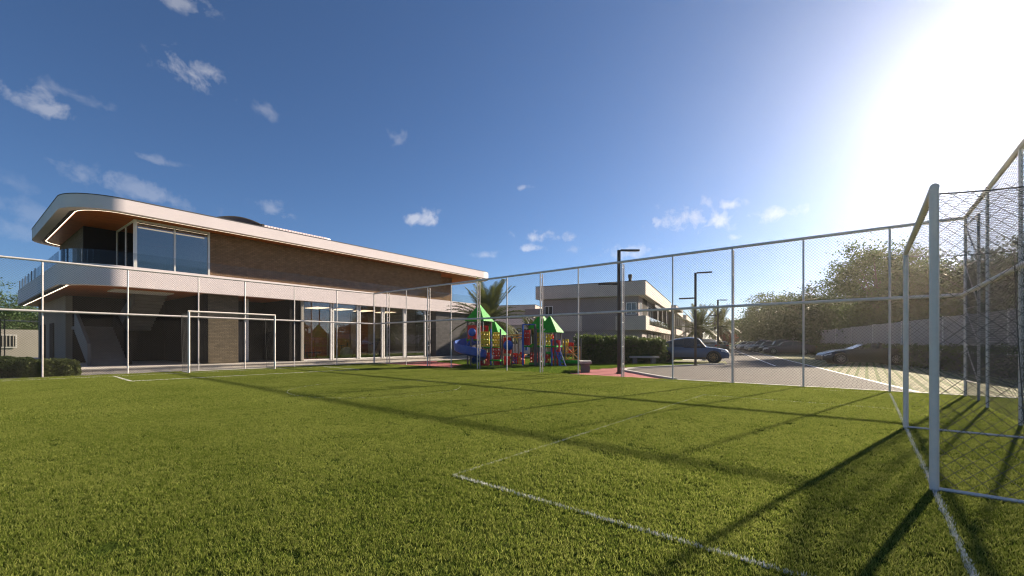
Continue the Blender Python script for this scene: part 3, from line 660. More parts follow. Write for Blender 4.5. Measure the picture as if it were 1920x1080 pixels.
# staircase in the open porch
st = bthing('staircase', (4.0, 27.0, FL), label='grey concrete staircase with solid parapets under the slab', cat='staircase'); so_ = (4.0, 27.0, FL)
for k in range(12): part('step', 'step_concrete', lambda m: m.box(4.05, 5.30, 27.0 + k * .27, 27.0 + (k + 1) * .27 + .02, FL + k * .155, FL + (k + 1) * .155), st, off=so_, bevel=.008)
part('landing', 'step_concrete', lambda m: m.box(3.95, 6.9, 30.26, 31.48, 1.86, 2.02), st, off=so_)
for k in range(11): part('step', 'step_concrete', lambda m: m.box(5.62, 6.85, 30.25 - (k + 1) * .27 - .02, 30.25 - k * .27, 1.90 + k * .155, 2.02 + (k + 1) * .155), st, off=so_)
def slope_wall(m, x0, x1, y0, z0, y1, z1, h0, h1):
    m.add([(x0, y0, z0), (x1, y0, z0), (x1, y1, z1), (x0, y1, z1), (x0, y0, z0 + h0), (x1, y0, z0 + h0), (x1, y1, z1 + h1), (x0, y1, z1 + h1)],
          [(3, 2, 1, 0), (4, 5, 6, 7), (0, 1, 5, 4), (1, 2, 6, 5), (2, 3, 7, 6), (3, 0, 4, 7)])
part('parapet', 'mirror_panel', lambda m: slope_wall(m, 3.90, 4.02, 26.98, FL, 30.2, 1.75, 1.0, 1.05), st, off=so_)
part('parapet', 'charcoal', lambda m: slope_wall(m, 5.33, 5.45, 26.98, FL, 30.2, 1.75, 1.0, 1.05), st, off=so_)
part('parapet', 'mirror_panel', lambda m: slope_wall(m, 5.50, 5.60, 27.25, 3.1, 30.2, 1.65, .5, .9), st, off=so_)

# gym things behind the glass
tm = bthing('treadmill', (17.9, 26.4, FL), label='black treadmill behind the clubhouse glass', cat='treadmill'); to_ = (17.9, 26.4, FL)
part('running_deck', 'gym_black', lambda m: m.box(17.2, 18.9, 26.1, 26.8, FL, FL + .16), tm, off=to_, bevel=.02)
for y in (26.15, 26.75): part('upright', 'mirror_panel', lambda m: m.tube([(18.75, y, FL + .1), (19.2, y, 1.35)], .05, 8), tm, off=to_)
part('console', 'gym_black', lambda m: m.box(18.95, 19.4, 26.1, 26.8, 1.3, 1.5), tm, off=to_, bevel=.03)
for y in (26.18, 26.72): part('handrail', 'gym_black', lambda m: m.tube([(19.15, y, 1.25), (18.4, y, 1.05)], .025, 8), tm, off=to_)
bl = bthing('exercise_ball', (15.9, 25.6, FL), label='large pale exercise ball on the gym floor', cat='ball')
part('ball', 'rubber_ball', lambda m: m.lathe(15.9, 25.6, [(.02 + .38 * math.sin(pi * t), FL + .38 - .38 * math.cos(pi * t)) for t in np.linspace(0, 1, 16)], 24), bl, True, off=(15.9, 25.6, FL))
part('valve', 'gym_black', lambda m: m.tube([(15.9, 25.215, FL + .38), (15.9, 25.23, FL + .38)], .012, 8), bl, off=(15.9, 25.6, FL))
gb = bthing('gym_bench', (13.4, 25.6, FL), label='low dark gym bench behind the leftmost glass pane', cat='bench'); go_ = (13.4, 25.6, FL)
part('seat', 'gym_black', lambda m: m.box(12.95, 14.1, 25.5, 25.85, FL + .40, FL + .48), gb, off=go_, bevel=.02)
for x in (13.3, 13.9): part('leg', 'black_metal', lambda m: m.tube([(x, 25.68, FL + .4), (x - .12, 25.55, FL)], .025, 6).tube([(x, 25.68, FL + .4), (x + .12, 25.8, FL)], .025, 6), gb, off=go_)
sp = bthing('floor_speaker', (12.85, 25.2, FL), label='slim black upright speaker inside the left glass corner', cat='speaker')
part('cabinet', 'gym_black', lambda m: m.box(12.78, 12.92, 25.13, 25.27, FL + .05, FL + .95), sp, off=(12.85, 25.2, FL), bevel=.01)
part('base', 'black_metal', lambda m: m.box(12.72, 12.98, 25.07, 25.33, FL, FL + .049), sp, off=(12.85, 25.2, FL))
for (x, y, lab) in ((15.0, 26.2, 'slim brass stand with weighted foot left of exercise ball'), (16.9, 26.8, 'slim brass stand with weighted foot right of exercise ball')):
    ws = bthing('weight_stand', (x, y, FL), label=lab, cat='weight stand', group='gym stands')
    part('pole', 'rim_bronze', lambda m: m.tube([(x, y, FL + .05), (x, y, 2.1)], .022, 8), ws, off=(x, y, FL))
    part('foot', 'gym_black', lambda m: m.lathe(x, y, [(.30, FL), (.30, FL + .06), (.1, FL + .1), (.08, FL + .2)], 16), ws, off=(x, y, FL))
ca = bthing('gym_bike', (17.2, 28.2, FL), label='dark exercise bike standing behind the treadmill', cat='exercise bike'); co_ = (17.2, 28.2, FL)
part('frame', 'gym_black', lambda m: m.tube([(16.8, 28.2, FL + .06), (17.6, 28.2, FL + .06)], .04, 8).tube([(17.0, 28.2, FL + .06), (17.15, 28.2, .95)], .04, 8).tube([(17.5, 28.2, FL + .06), (17.6, 28.2, 1.2)], .04, 8), ca, off=co_)
part('flywheel', 'mirror_panel', lambda m: m.tube([(17.5, 28.12, FL + .35), (17.5, 28.28, FL + .35)], .28, 18), ca, off=co_)
part('saddle', 'gym_black', lambda m: m.box(17.0, 17.3, 28.1, 28.3, .95, 1.02), ca, off=co_)

# ------------------------------------------------------------------ playground set
PO = at(960, 22.5)
pg = empty('playground_set', (PO[0], PO[1], -.02), RS - pi / 2, label='colourful climbing playset with green pyramid roofs and blue slide', cat='playground')
def PL(px, d):
    r = (px - 960) / 803.6 * d; dd = d - 22.5
    return (.903 * r - .429 * dd, .429 * r + .903 * dd)
def PZ(y, d=22.3): return EYE + .02 + (642.2 - y) * d / 803.6
def pp(name, mat, fn, parent=pg, smooth=False, bevel=0, **kw):
    mb = MB(); fn(mb); return mb.build(name, mat, parent, smooth, bevel, **kw)
def holed(m, x, y, z0, w, h, cols, rows, rad, t=.05, squash=1.0):
    """upright panel centred on x, facing -y, with round holes right through"""
    cw = w / cols; ch = h / rows; n = 16
    for i in range(cols):
        for j in range(rows):
            cx = x - w / 2 + (i + .5) * cw; cz = z0 + (j + .5) * ch
            vs = []; fs = []
            for yy in (y - t / 2, y + t / 2):
                for k in range(n):
                    a = 2 * pi * (k + .5) / n; c, s_ = math.cos(a), math.sin(a); sc = min(cw / 2 / max(abs(c), 1e-6), ch / 2 / max(abs(s_), 1e-6))
                    if k % 4 == 1 or k % 4 == 2:
                        pass
                    vs.append((cx + c * sc, yy, cz + s_ * sc))
                for k in range(n):
                    a = 2 * pi * (k + .5) / n; vs.append((cx + rad * math.cos(a), yy, cz + rad * squash * math.sin(a)))
            for k in range(n):
                k2 = (k + 1) % n
                fs += [(k, k2, n + k2, n + k), (2 * n + k2, 2 * n + k, 3 * n + k, 3 * n + k2), (n + k, n + k2, 3 * n + k2, 3 * n + k), (k2, k, 2 * n + k, 2 * n + k2)]
            m.add(vs, fs)
def pyramid(m, x, y, side, z0, z1, lip=.05):
    h = side / 2; n = 8; vs = []; fs = []
    prof = [(h * 1.0, z0), (h * .97, z0 + lip), (h * .52, z0 + (z1 - z0) * .52), (h * .06, z1)]
    for (q, z) in prof: vs += [(x - q, y - q, z), (x + q, y - q, z), (x + q, y + q, z), (x - q, y + q, z)]
    for i in range(3):
        for k in range(4): fs.append((i * 4 + k, i * 4 + (k + 1) % 4, i * 4 + 4 + (k + 1) % 4, i * 4 + 4 + k))
    fs += [(12, 13, 14, 15), (3, 2, 1, 0)]; m.add(vs, fs)
def tower(px, d, side, zdeck, zeave, zapex, postmat='play_grey'):
    x, y = PL(px, d); h = side / 2 - .06
    for sx in (-1, 1):
        for sy in (-1, 1): pp('post', postmat, lambda m: m.tube([(x + sx * h, y + sy * h, 0), (x + sx * h, y + sy * h, zeave + .05)], .05, 10), smooth=True)
    pp('deck', 'play_green', lambda m: m.box(x - side / 2, x + side / 2, y - side / 2, y + side / 2, zdeck - .08, zdeck), bevel=.01)
    pp('roof', 'play_green', lambda m: pyramid(m, x, y, side * 1.12, zeave, zapex))
    return x, y
x1, y1 = tower(899, 22.7, 1.02, PZ(636), PZ(602), PZ(570))
x2, y2 = tower(927, 24.0, 1.0, PZ(650, 24), PZ(628, 24), PZ(603, 24))
x3, y3 = tower(1031, 22.2, 1.02, PZ(648), PZ(623.5), PZ(593))
x4, y4 = tower(1015, 23.6, 1.0, PZ(645), PZ(616, 23.6), PZ(588, 23.6))
def face_panel(px, d, ya, yb, w, mat, cols=0, rows=0, rad=.05, name='panel', squash=1.0):
    x, y = PL(px, d); z0 = PZ(yb, d); z1 = PZ(ya, d)
    if cols: return pp(name, mat, lambda m: holed(m, x, y, z0, w, z1 - z0, cols, rows, rad, squash=squash))
    return pp(name, mat, lambda m: m.box(x - w / 2, x + w / 2, y - .025, y + .025, z0, z1), bevel=.01)
def dome(px, d, yc, rad):
    x, y = PL(px, d); z = PZ(yc, d)
    vs = []; fs = []; n = 18; k = 7
    for i in range(k):
        a = .5 * pi * i / (k - 1)
        for j in range(n): b = 2 * pi * j / n; vs.append((x + rad * math.cos(a) * math.cos(b), y - rad * .75 * math.sin(a), z + rad * math.cos(a) * math.sin(b)))
    for i in range(k - 1):
        for j in range(n): fs.append((i * n + j, i * n + (j + 1) % n, (i + 1) * n + (j + 1) % n, (i + 1) * n + j))
    pp('bubble_window', 'play_blue', lambda m: m.add(vs, fs), smooth=True)
face_panel(885, 22.1, 610, 636, .50, 'play_red'); dome(885, 22.0, 623, .215)
face_panel(908, 22.9, 610.5, 622, .5, 'play_red', 1, 1, .10)
face_panel(909.5, 21.9, 621.5, 650.5, .50, 'play_yellow', 3, 3, .045)
face_panel(931, 22.5, 623, 651, .42, 'play_yellow', 3, 3, .04)
for px in (920.5, 938.5): x, y = PL(px, 22.3); pp('post', 'play_blue' if px < 930 else 'play_grey', lambda m: m.tube([(x, y, 0), (x, y, PZ(617))], .045, 10), smooth=True)
face_panel(908.5, 21.9, 666, 687, .54, 'play_red', 1, 1, .15, name='tunnel_panel')
face_panel(930.5, 22.0, 652, 666, .46, 'play_red', 3, 2, .055)
x, y = PL(930, 21.7); pp('bench', 'play_green', lambda m: m.box(x - .30, x + .30, y - .15, y + .15, PZ(677, 21.7), PZ(675, 21.7) + .02)); pp('bench_leg', 'play_grey', lambda m: m.tube([(x - .15, y, 0), (x - .15, y, PZ(677, 21.7))], .035, 8))
face_panel(932, 22.4, 668, 688, .42, 'play_red')
face_panel(951, 22.3, 633, 663, .44, 'play_red'); dome(953, 22.2, 647.5, .27)
for px in (942, 959.5): x, y = PL(px, 22.6); pp('post', 'play_grey', lambda m: m.tube([(x, y, 0), (x, y, PZ(630))], .05, 10), smooth=True)
face_panel(951, 22.5, 668, 688, .36, 'play_red'); face_panel(950, 22.3, 663, 668, .40, 'play_lightwood'); face_panel(912, 22.6, 655, 662, .14, 'play_lightwood')
# covered bridge between the two halves
xa, ya = PL(945, 24.2); xb, yb = PL(984, 23.6)
for z in (PZ(628, 24), PZ(633, 24)): pp('bridge_rail', 'play_orange', lambda m: m.tube([(xa, ya, z), (xb, yb, z)], .035, 8), smooth=True)
for k in range(7):
    t = k / 6; pp('bridge_plank', 'play_orange', lambda m: m.box(xa + (xb - xa) * t - .07, xa + (xb - xa) * t + .07, ya + (yb - ya) * t - .3, ya + (yb - ya) * t + .3, PZ(664, 24) - .04, PZ(664, 24)))
for px, d in ((966, 23.9), (972, 24.2)): x, y = PL(px, d); pp('post', 'play_grey', lambda m: m.tube([(x, y, 0), (x, y, PZ(630, d))], .04, 8), smooth=True)
for px, ya_, yb_, w, mt in ((966, 662, 683, .34, 'play_red'), (972, 663, 684, .30, 'play_orange'), (979, 660, 684, .26, 'play_red'), (964, 670, 682, .3, 'play_blue')): face_panel(px, 23.4, ya_, yb_, w, mt, 2, 2, .05)
# tall blue frame with climbing boards
for px in (980.5, 1003): x, y = PL(px, 21.9); pp('post', 'play_blue' if px < 990 else 'play_grey', lambda m: m.tube([(x, y, 0), (x, y, PZ(608, 21.9))], .052, 10), smooth=True)
xa, ya = PL(980.5, 21.9); xb, yb = PL(1003, 21.9); pp('top_bar', 'play_blue', lambda m: m.tube([(xa, ya, PZ(608.5, 21.9)), (xb, yb, PZ(608.5, 21.9))], .03, 8), smooth=True)
face_panel(988.5, 22.0, 619, 647, .32, 'play_red', name='climbing_board')
x, y = PL(988.5, 22.0)
for i in (-1, 1):
    for j in range(2): pp('climbing_hold', 'frame_white', lambda m: m.tube([(x + i * .07, y - .03, PZ(625) - j * .22), (x + i * .07, y - .07, PZ(625) - j * .22)], .022, 8))
face_panel(990, 22.1, 648, 651, .5, 'play_green'); face_panel(987, 22.4, 650, 657, .12, 'play_blue')
face_panel(1014, 21.9, 618, 647, .46, 'play_yellow', 3, 3, .047)
for px in (1005.5, 1021): x, y = PL(px, 21.8); pp('post', 'galvanised' if px > 1010 else 'play_grey', lambda m: m.tube([(x, y, 0), (x, y, PZ(617))], .04, 10), smooth=True)
face_panel(1029, 22.8, 627, 652, .36, 'play_yellow', 2, 3, .05); face_panel(1037, 22.9, 627, 636, .3, 'play_red', 2, 1, .05)
face_panel(1043, 21.6, 637, 662, .40, 'play_red', 1, 1, .12, squash=1.6)
face_panel(1028.5, 21.9, 652, 658, .14, 'play_lightwood'); face_panel(1028.5, 21.8, 659, 664, .3, 'play_green')
for px, d, w, c, r_ in ((1000, 22.6, .34, 2, 4), (1012, 22.8, .34, 2, 4), (1026, 22.5, .28, 2, 3), (1040, 22.3, .36, 2, 3), (935, 23.6, .4, 2, 3), (916, 23.7, .4, 2, 3)): face_panel(px, d, 661, 687, w, 'play_red', c, r_, .05, name='climbing_grid')
for px in (1034.5, 1049): x, y = PL(px, 21.7); pp('post', 'play_blue', lambda m: m.tube([(x, y, 0), (x, y, PZ(636))], .045, 10), smooth=True)
xa, ya = PL(1041.5, 21.4); xb, yb = PL(1053, 21.2); xc, yc = PL(1050, 21.5); xd, yd = PL(1061.5, 21.3)
pp('ladder_rail', 'play_blue', lambda m: m.tube([(xa, ya, PZ(657)), (xb, yb, 0)], .026, 8)); pp('ladder_rail', 'play_blue', lambda m: m.tube([(xc, yc, PZ(657)), (xd, yd, 0)], .026, 8))
for k in range(5):
    t = (k + .5) / 5; z = PZ(657) * (1 - t); pp('rung', 'play_blue', lambda m: m.tube([(xa + (xb - xa) * t, ya + (yb - ya) * t, z), (xc + (xd - xc) * t, yc + (yd - yc) * t, z)], .018, 6))
face_panel(1060.5, 23.0, 636, 663, .32, 'play_yellow', 2, 3, .05); face_panel(1070, 22.9, 642, 662, .34, 'play_red', 1, 1, .11)
x, y = PL(1074, 22.0); wz0, wz1 = PZ(674.5, 22), PZ(650, 22); hw = .36; cz = (wz0 + wz1) / 2
def webframe(m):
    for a, b in (((-1, -1), (1, -1)), ((1, -1), (1, 1)), ((1, 1), (-1, 1)), ((-1, 1), (-1, -1)), ((-1, -1), (1, 1)), ((-1, 1), (1, -1)), ((-1, 0), (1, 0)), ((0, -1), (0, 1))):
        m.tube([(x + a[0] * hw, y, cz + a[1] * (wz1 - wz0) / 2), (x + b[0] * hw, y, cz + b[1] * (wz1 - wz0) / 2)], .022, 6)
pp('wheel_frame', 'play_orange', webframe, smooth=True)
for sx in (-1, 1): pp('post', 'play_grey', lambda m: m.tube([(x + sx * (hw + .07), y, 0), (x + sx * (hw + .07), y, PZ(634))], .03, 8))
x, y = PL(1070, 22.4); pp('platform_edge', 'play_green', lambda m: m.box(x - .7, x + .55, y - .35, y + .35, .14, .30), bevel=.02)
x, y = PL(1015, 22.6); pp('platform_edge', 'play_green', lambda m: m.box(x - .6, x + .5, y - .3, y + .3, .05, .16), bevel=.02)
# spiral slide: open chute swept round a post
hx, hy_ = PL(882.5, 21.9); vs = []; fs = []; NS = 40; prof = [(-.30, .24), (-.27, .05), (-.15, -.03), (0, -.05), (.15, -.03), (.27, .05), (.30, .30)]
prof = prof + [(q * 1.08, z - .02) for q, z in prof[::-1]]
for i in range(NS + 1):
    t = i / NS; a = R(60) + t * R(400); z = PZ(641) * (1 - t) ** 1.0 + .16 * t; rad = .42 + .14 * math.sin(pi * t) + (.25 if t > .93 else 0) * 0
    for q, dz in prof: vs.append((hx + (rad + q) * math.cos(a), hy_ + (rad + q) * math.sin(a), z + dz * (1.4 if q > 0 and dz > .1 else 1)))
m_ = len(prof)
for i in range(NS):
    for k in range(m_): fs.append((i * m_ + k, i * m_ + (k + 1) % m_, (i + 1) * m_ + (k + 1) % m_, (i + 1) * m_ + k))
fs += [tuple(range(m_)), tuple(range(NS * m_ + m_ - 1, NS * m_ - 1, -1))]
pp('spiral_slide', 'play_blue', lambda m: m.add(vs, fs), smooth=True)
pp('slide_post', 'play_grey', lambda m: m.tube([(hx, hy_, 0), (hx, hy_, PZ(632))], .05, 10), smooth=True)

# ------------------------------------------------------------------ lamp posts
def lamp(px, d, label, h=4.82, arm=0.0, s=1.0):
    x, y = at(px, d); base = YAW - pi / 2
    root = empty('street_lamp', (x, y, -.02), base + arm, label=label, cat='street lamp', group='black double arm street lamps')
    MB().box(-.06, .06, -.04, .04, 0, h).build('pole', 'bronze_metal', root, bevel=.006)
    MB().box(-.11, .11, -.10, .10, 0, .02).box(-.09, .09, -.08, .08, .021, .07).build('base_plate', 'bronze_metal', root)
    for (x0, x1, z) in ((.062, .80, h - .045), (-.80, -.062, h - 1.36)):
        a = MB().box(x0, x1, -.04, .04, z, z + .07).build('lamp_arm', 'bronze_metal', root, bevel=.006)
        xm = .28 if x0 > 0 else -.72
        MB().box(xm, xm + .44, -.03, .03, z - .012, z - .001).build('lamp_lens', 'lamp_glass', a)
    return root
lamp(1160.5, 16.7, 'tall black street lamp rising between the hedge and road end')
lamp(1304, 22.5, 'black street lamp standing in front of the blue car', 4.88, R(-24))
lamp(1346, 36.5, 'black street lamp farther along the road behind the blue car bonnet', 4.85)
lamp(1340.5, 51, 'small distant black street lamp left of the third one', 4.85)

# ------------------------------------------------------------------ benches
def stone_bench(px, d, rz, L_, label):
    x, y = at(px, d); root = empty('stone_bench', (x, y, -.02), rz, label=label, cat='bench', group='stone benches on the lawn')
    P = []; n = 40
    for k in range(n):
        t = k / n * 4
        if t < 1: p = (-L_ / 2 + L_ * t, -.24)
        elif t < 2: p = (L_ / 2, -.24 + .48 * (t - 1))
        elif t < 3: p = (L_ / 2 - L_ * (t - 2), .24)
        else: p = (-L_ / 2, .24 - .48 * (t - 3))
        P.append((p[0] + random.uniform(-.025, .025), p[1] + random.uniform(-.02, .02)))
    MB().prism(P, .36, .46).build('seat', 'concrete', root, bevel=.015)
    for sx in (-1, 1): MB().box(sx * L_ * .32 - .12, sx * L_ * .32 + .12, -.18, .18, 0, .359).build('leg', 'step_concrete', root, bevel=.02)
stone_bench(1097, 17.9, YAW - R(8), 1.15, 'short stone bench seen end-on beside the wheel frame')
stone_bench(1207, 24.0, YAW - pi / 2 - R(8), 1.55, 'long stone bench in front of the hedge')

# ------------------------------------------------------------------ plants
def hedge(label, p, q, thick, h, mat, n, size=.075, name='hedge', rough=.07, cat='hedge'):
    a = Vector(p); b = Vector(q); L_ = (b - a).length; rz = math.atan2(b.y - a.y, b.x - a.x)
    root = empty(name, ((a.x + b.x) / 2, (a.y + b.y) / 2, -.02), rz, label=label, cat=cat)
    core = MB(); core.box(-L_ / 2 + .12, L_ / 2 - .12, -thick / 2 + .12, thick / 2 - .12, .05, h - .14); core.build('branches', 'soil', root)
    u = RNG.random((n, 3)); c = np.stack([(u[:, 0] - .5) * L_, (u[:, 1] - .5) * thick, u[:, 2] * h], 1)
    face = RNG.choice(3, n, p=[.5, .38, .12]); sgn = RNG.choice([-1, 1], n)
    c[face == 0, 1] = sgn[face == 0] * thick / 2; c[face == 1, 2] = h; c[face == 2, 0] = sgn[face == 2] * L_ / 2
    lump = .5 * np.sin(c[:, 0] * 2.3 + c[:, 2] * 3) + .5 * np.sin(c[:, 0] * 5.1 + c[:, 1] * 4)
    c += RNG.normal(scale=rough, size=c.shape); c[:, 1] += np.sign(c[:, 1]) * lump * .07; c[:, 2] += (c[:, 2] > h * .8) * (lump * .08 + np.abs(RNG.normal(scale=.05, size=n))); c[:, 2] = c[:, 2].clip(.02)
    v, f = leaves(c, size); np_mesh('foliage', v, f, mat, root)
    return root
h0 = Vector(at(1086, 24.0)); h1 = Vector(at(1163, 24.6)); h2 = Vector(at(1238, 25.2))
hedge('leafy green hedge behind the tall lamp and playset', h0, h0 + (h1 - h0) * .985, 1.0, 1.32, 'leaf_hedge', 13000, .14, rough=.10)
hedge('leafy green hedge between the tall lamp and blue car', h1, h2, 1.0, 1.22, 'leaf_hedge', 12000, .14, rough=.10)
hedge('long clipped dark hedge along the foot of the grey wall', SW(14, -9.15), SW(110, -9.15), .6, .92, 'leaf_hedge', 42000, .11)
def bush(label, x, y, rx, ry, h, n, mat, name='shrub', size=.10):
    root = empty(name, (x, y, -.02), .045, label=label, cat='shrub')
    d = RNG.normal(size=(n, 3)); d /= np.linalg.norm(d, axis=1)[:, None]; d[:, 2] = np.abs(d[:, 2]); e = .28
    d = np.sign(d) * np.abs(d) ** .75; d /= np.abs(d).max(1)[:, None] ** .5
    c = d * np.array([rx, ry, h]) * (RNG.uniform(.86, 1.03, n) + .06 * np.sin(d[:, 0] * 9) * np.sin(d[:, 1] * 8))[:, None]; c[:, 2] = c[:, 2].clip(.02)
    v, f = leaves(c, size); np_mesh('foliage', v, f, mat, root)
    MB().lathe(0, 0, [(min(rx, ry) * .75, .02), (min(rx, ry) * .8, h * .5), (min(rx, ry) * .5, h * .8)], 14).build('branches', 'soil', root)
    return root
bush('bright rounded clipped bush by the back fence at left', 1.25, 22.55, .75, .6, .60, 9000, 'leaf_bush')
bush('dark low clipped hedge at the left edge behind the fence', -.55, 23.2, 1.5, .95, .72, 14000, 'leaf_hedge')

def tree_parts(root, h, rx, ry, clumps, per, mat, trunk_r=.16, base=.35, leaf=.2, spread=.55, flat=.3, seed=0):
    rg = np.random.default_rng(seed); rnd = random.Random(seed)
    cen = []
    for k in range(clumps):
        while True:
            p = rg.uniform(-1, 1, 3)
            if .25 < np.linalg.norm(p) < 1: break
        p *= (1 + .18 * math.sin(3 * math.atan2(p[1], p[0]) + seed)); cen.append((p[0] * rx, p[1] * ry, h * (base + (1 - base) * (.5 + .5 * p[2]))))
    cen = np.array(cen)
    sizes = rg.uniform(.5, 1.1, clumps) * spread
    c = np.repeat(cen, per, 0) + rg.normal(size=(clumps * per, 3)) * (np.repeat(sizes, per)[:, None] * np.array([1, 1, .55]))
    c[:, 2] = c[:, 2].clip(.1)
    v, f = leaves(c, leaf, flat); np_mesh('crown', v, f, mat, root)
    tk = MB(); tk.tube([(0, 0, -.1), (.05, 0, h * base * .6), (-.03, .06, h * base), (0, 0, h * .72)], [trunk_r * 1.3, trunk_r, trunk_r * .75, trunk_r * .25], 9)
    for k in range(min(14, clumps)):
        e = cen[k * clumps // 14 % clumps]; z0 = h * base * rnd.uniform(.7, 1.2); s_ = Vector((0, 0, z0)); e = Vector(e); mid = s_.lerp(e, .5) + Vector((0, 0, h * .04))
        tk.tube([s_, mid, e], [trunk_r * .5, trunk_r * .3, .02], 6)
    tk.build('trunk', 'bark', root, True)
def tree(label, px, d, h, rx, clumps, per, mat, name='tree', group=None, **kw):
    x, y = at(px, d); root = empty(name, (x, y, -.02), random.uniform(0, 6), label=label, cat='tree', group=group); tree_parts(root, h, rx, rx, clumps, per, mat, **kw); return root
GT = 'trees beyond the grey wall'
tree('tallest spreading tree beyond the grey wall with layered branches', 1650, 36, 9.4, 4.0, 150, 150, 'leaf_bright', group=GT, leaf=.21, spread=.62, seed=3, base=.30, trunk_r=.25)
specs = [(1920, 27, 7.6, 2.6, 'leafy dark tree beyond the wall at the right picture edge', 'leaf_tree'), (1845, 30, 7.2, 2.6, 'round leafy tree beyond the wall right of the goal corner brace', 'leaf_tree'),
         (1765, 31, 7.0, 2.9, 'round leafy tree beyond the wall just right of the goal posts', 'leaf_tree'), (1705, 39, 8.3, 3.0, 'leafy tree beyond the wall behind the goal crossbar', 'leaf_tree'),
         (1590, 46, 6.6, 3.6, 'bushy tree beyond the wall left below the tallest tree', 'leaf_tree'), (1545, 52, 7.4, 3.8, 'bushy dark tree beyond the wall above the black convertible front', 'leaf_tree'),
         (1500, 60, 7.8, 4.2, 'broad dark tree beyond the wall above the maroon sedan', 'leaf_tree'), (1455, 74, 9.2, 4.6, 'tall bright green tree beyond the wall at its far end', 'leaf_bright'), (1425, 84, 7.6, 4.2, 'green tree past the far end of the wall', 'leaf_bright')]
for i, (px, d, h, r_, lab, mt) in enumerate(specs): tree(lab, px, d, h, r_, 130, 135, mt, group=GT, leaf=.19 + d * .0015, spread=.55 + r_ * .06, seed=20 + i, base=.12, trunk_r=.18)
GU = 'undergrowth shrubs beyond the grey wall'
SHRUBS = ((1905, 24.5, 'at the right picture edge'), (1835, 26.5, 'seen through the fence corner brace'), (1790, 28, 'seen through the side net of the near goal'), (1735, 31, 'seen between the near goal posts'), (1685, 34, 'just left of the far goal post'),
          (1630, 38, 'below the tallest tree'), (1570, 44, 'above the convertible windshield'), (1520, 52, 'above the convertible bonnet'), (1480, 62, 'above the maroon sedan roof'), (1450, 76, 'at the far end of the wall'))
for i, (px, d, where) in enumerate(SHRUBS):
    x, y = at(px, d); root = empty('tall_shrub', (x, y, -.02), i * 1.3, label='dense dark shrub behind the grey wall, ' + where, cat='shrub', group=GU)
    tree_parts(root, 4.0, 2.6 + d * .02, 2.0, 60, 70, 'leaf_tree', .08, .15, .2 + d * .002, .6, .2, 60 + i)
far = [(1408, 118, 6.0, 5.0, 'small far tree at the end of the road'), (1392, 140, 6.6, 6.0, 'far rounded tree closing the road left of the wall'), (1375, 125, 8.2, 5.5, 'far tree behind the distant palm'), (1418, 150, 9, 6, 'hazy far tree behind the parked cars'), (1352, 150, 10, 7, 'hazy far tree beyond the small lamp')]
for i, (px, d, h, r_, lab) in enumerate(far): tree(lab, px, d, h, r_, 60, 60, 'leaf_tree', group='far trees at the end of the road', leaf=.5, spread=.9, seed=90 + i, base=.1)
lt = [(-14, 50, 8.2, 3.0, 'green tree at the left edge beyond the clubhouse', 'leaf_bright'), (30, 54, 6.0, 3.2, 'bushy green tree behind the far left wall', 'leaf_tree'), (62, 56, 5.6, 3.0, 'dark bushy tree under the clubhouse balcony end', 'leaf_tree'), (-40, 44, 6, 3, 'green tree just at the left picture edge', 'leaf_tree')]
for i, (px, d, h, r_, lab, mt) in enumerate(lt): tree(lab, px, d, h, r_, 90, 80, mt, group='trees left of the clubhouse', leaf=.22, spread=.6, seed=120 + i, base=.1)
tree('red leaved tree beside the distant lamp', 1362, 62, 2.6, 1.2, 40, 50, 'leaf_red', seed=150, base=.3, leaf=.22, spread=.4)

# palms: fronds are parts
def frond_mesh(L_, droop, lw, seed):
    rg = random.Random(seed); m = MB(); n = 26; P = []
    for i in range(n + 1):
        t = i / n; P.append(Vector((L_ * t * (1 - .10 * t), 0, L_ * (.30 * t - droop * t * t))))
    m.tube(P[::5] + ([P[-1]] if n % 5 else []), [.035 - .03 * k / len(P[::5]) for k in range(len(P[::5]) + (1 if n % 5 else 0))], 5)
    for i in range(2, n):
        t = i / n; w = lw * 1.15 * (.35 + 1.0 * math.sin(pi * min(1, t * 1.02) ** .75)) * .62
        d = (P[i + 1] - P[i]).normalized() if i < n else Vector((1, 0, 0))
        for sy in (-1, 1):
            tip = P[i] + d * w * .75 + Vector((0, sy * w * .8, -.18 * w + rg.uniform(-.05, .05) + .18 * w)); a = P[i] - d * .04; b = P[i] + d * .04; mid = (P[i] + tip) / 2 + Vector((0, 0, .03))
            m.add([a, b, mid + d * .034, tip, mid - d * .034], [(0, 1, 2, 4), (4, 2, 3)])
    return m
def palm(label, px, d, hz, L_, nf, tr=.2, seed=0):
    x, y = at(px, d); root = empty('palm_tree', (x, y, -.02), 0, label=label, cat='palm tree', group='palm trees'); rg = random.Random(seed)
    prof = [(tr * 1.15, -.1)]; z = 0
    while z < hz: prof += [(tr * 1.05, z), (tr * .88, z + .10)]; z += .12
    MB().lathe(0, 0, prof, 12).build('trunk', 'palm_bark', root)
    MB().lathe(0, 0, [(tr * .9, hz - .1), (tr * 1.5, hz + .1), (tr * 1.0, hz + .3), (.03, hz + .5)], 10).build('crown_shaft', 'palm_bark', root, True)
    protos = [frond_mesh(L_ * q, dr, .42 * L_ / 2.4, seed + k).build('frond', 'palm_leaf', root) for k, (q, dr) in enumerate(((1.0, .18), (.95, .38), (.85, .62)))]
    for k in range(nf):
        o = protos[k] if k < 3 else link(bpy.data.objects.new('frond', protos[k % 3].data), root)
        o.location = (0, 0, hz + .25); el = (72, 38, 8)[k % 3] + rg.uniform(-14, 14); o.rotation_euler = (rg.uniform(-.2, .2), -R(el) + .3, k * 2.399 + rg.uniform(-.2, .2)); s_ = rg.uniform(.85, 1.1); o.scale = (s_, s_, s_)
palm('large date palm between clubhouse and playset', 915, 29, 2.3, 3.3, 66, .30, 4)
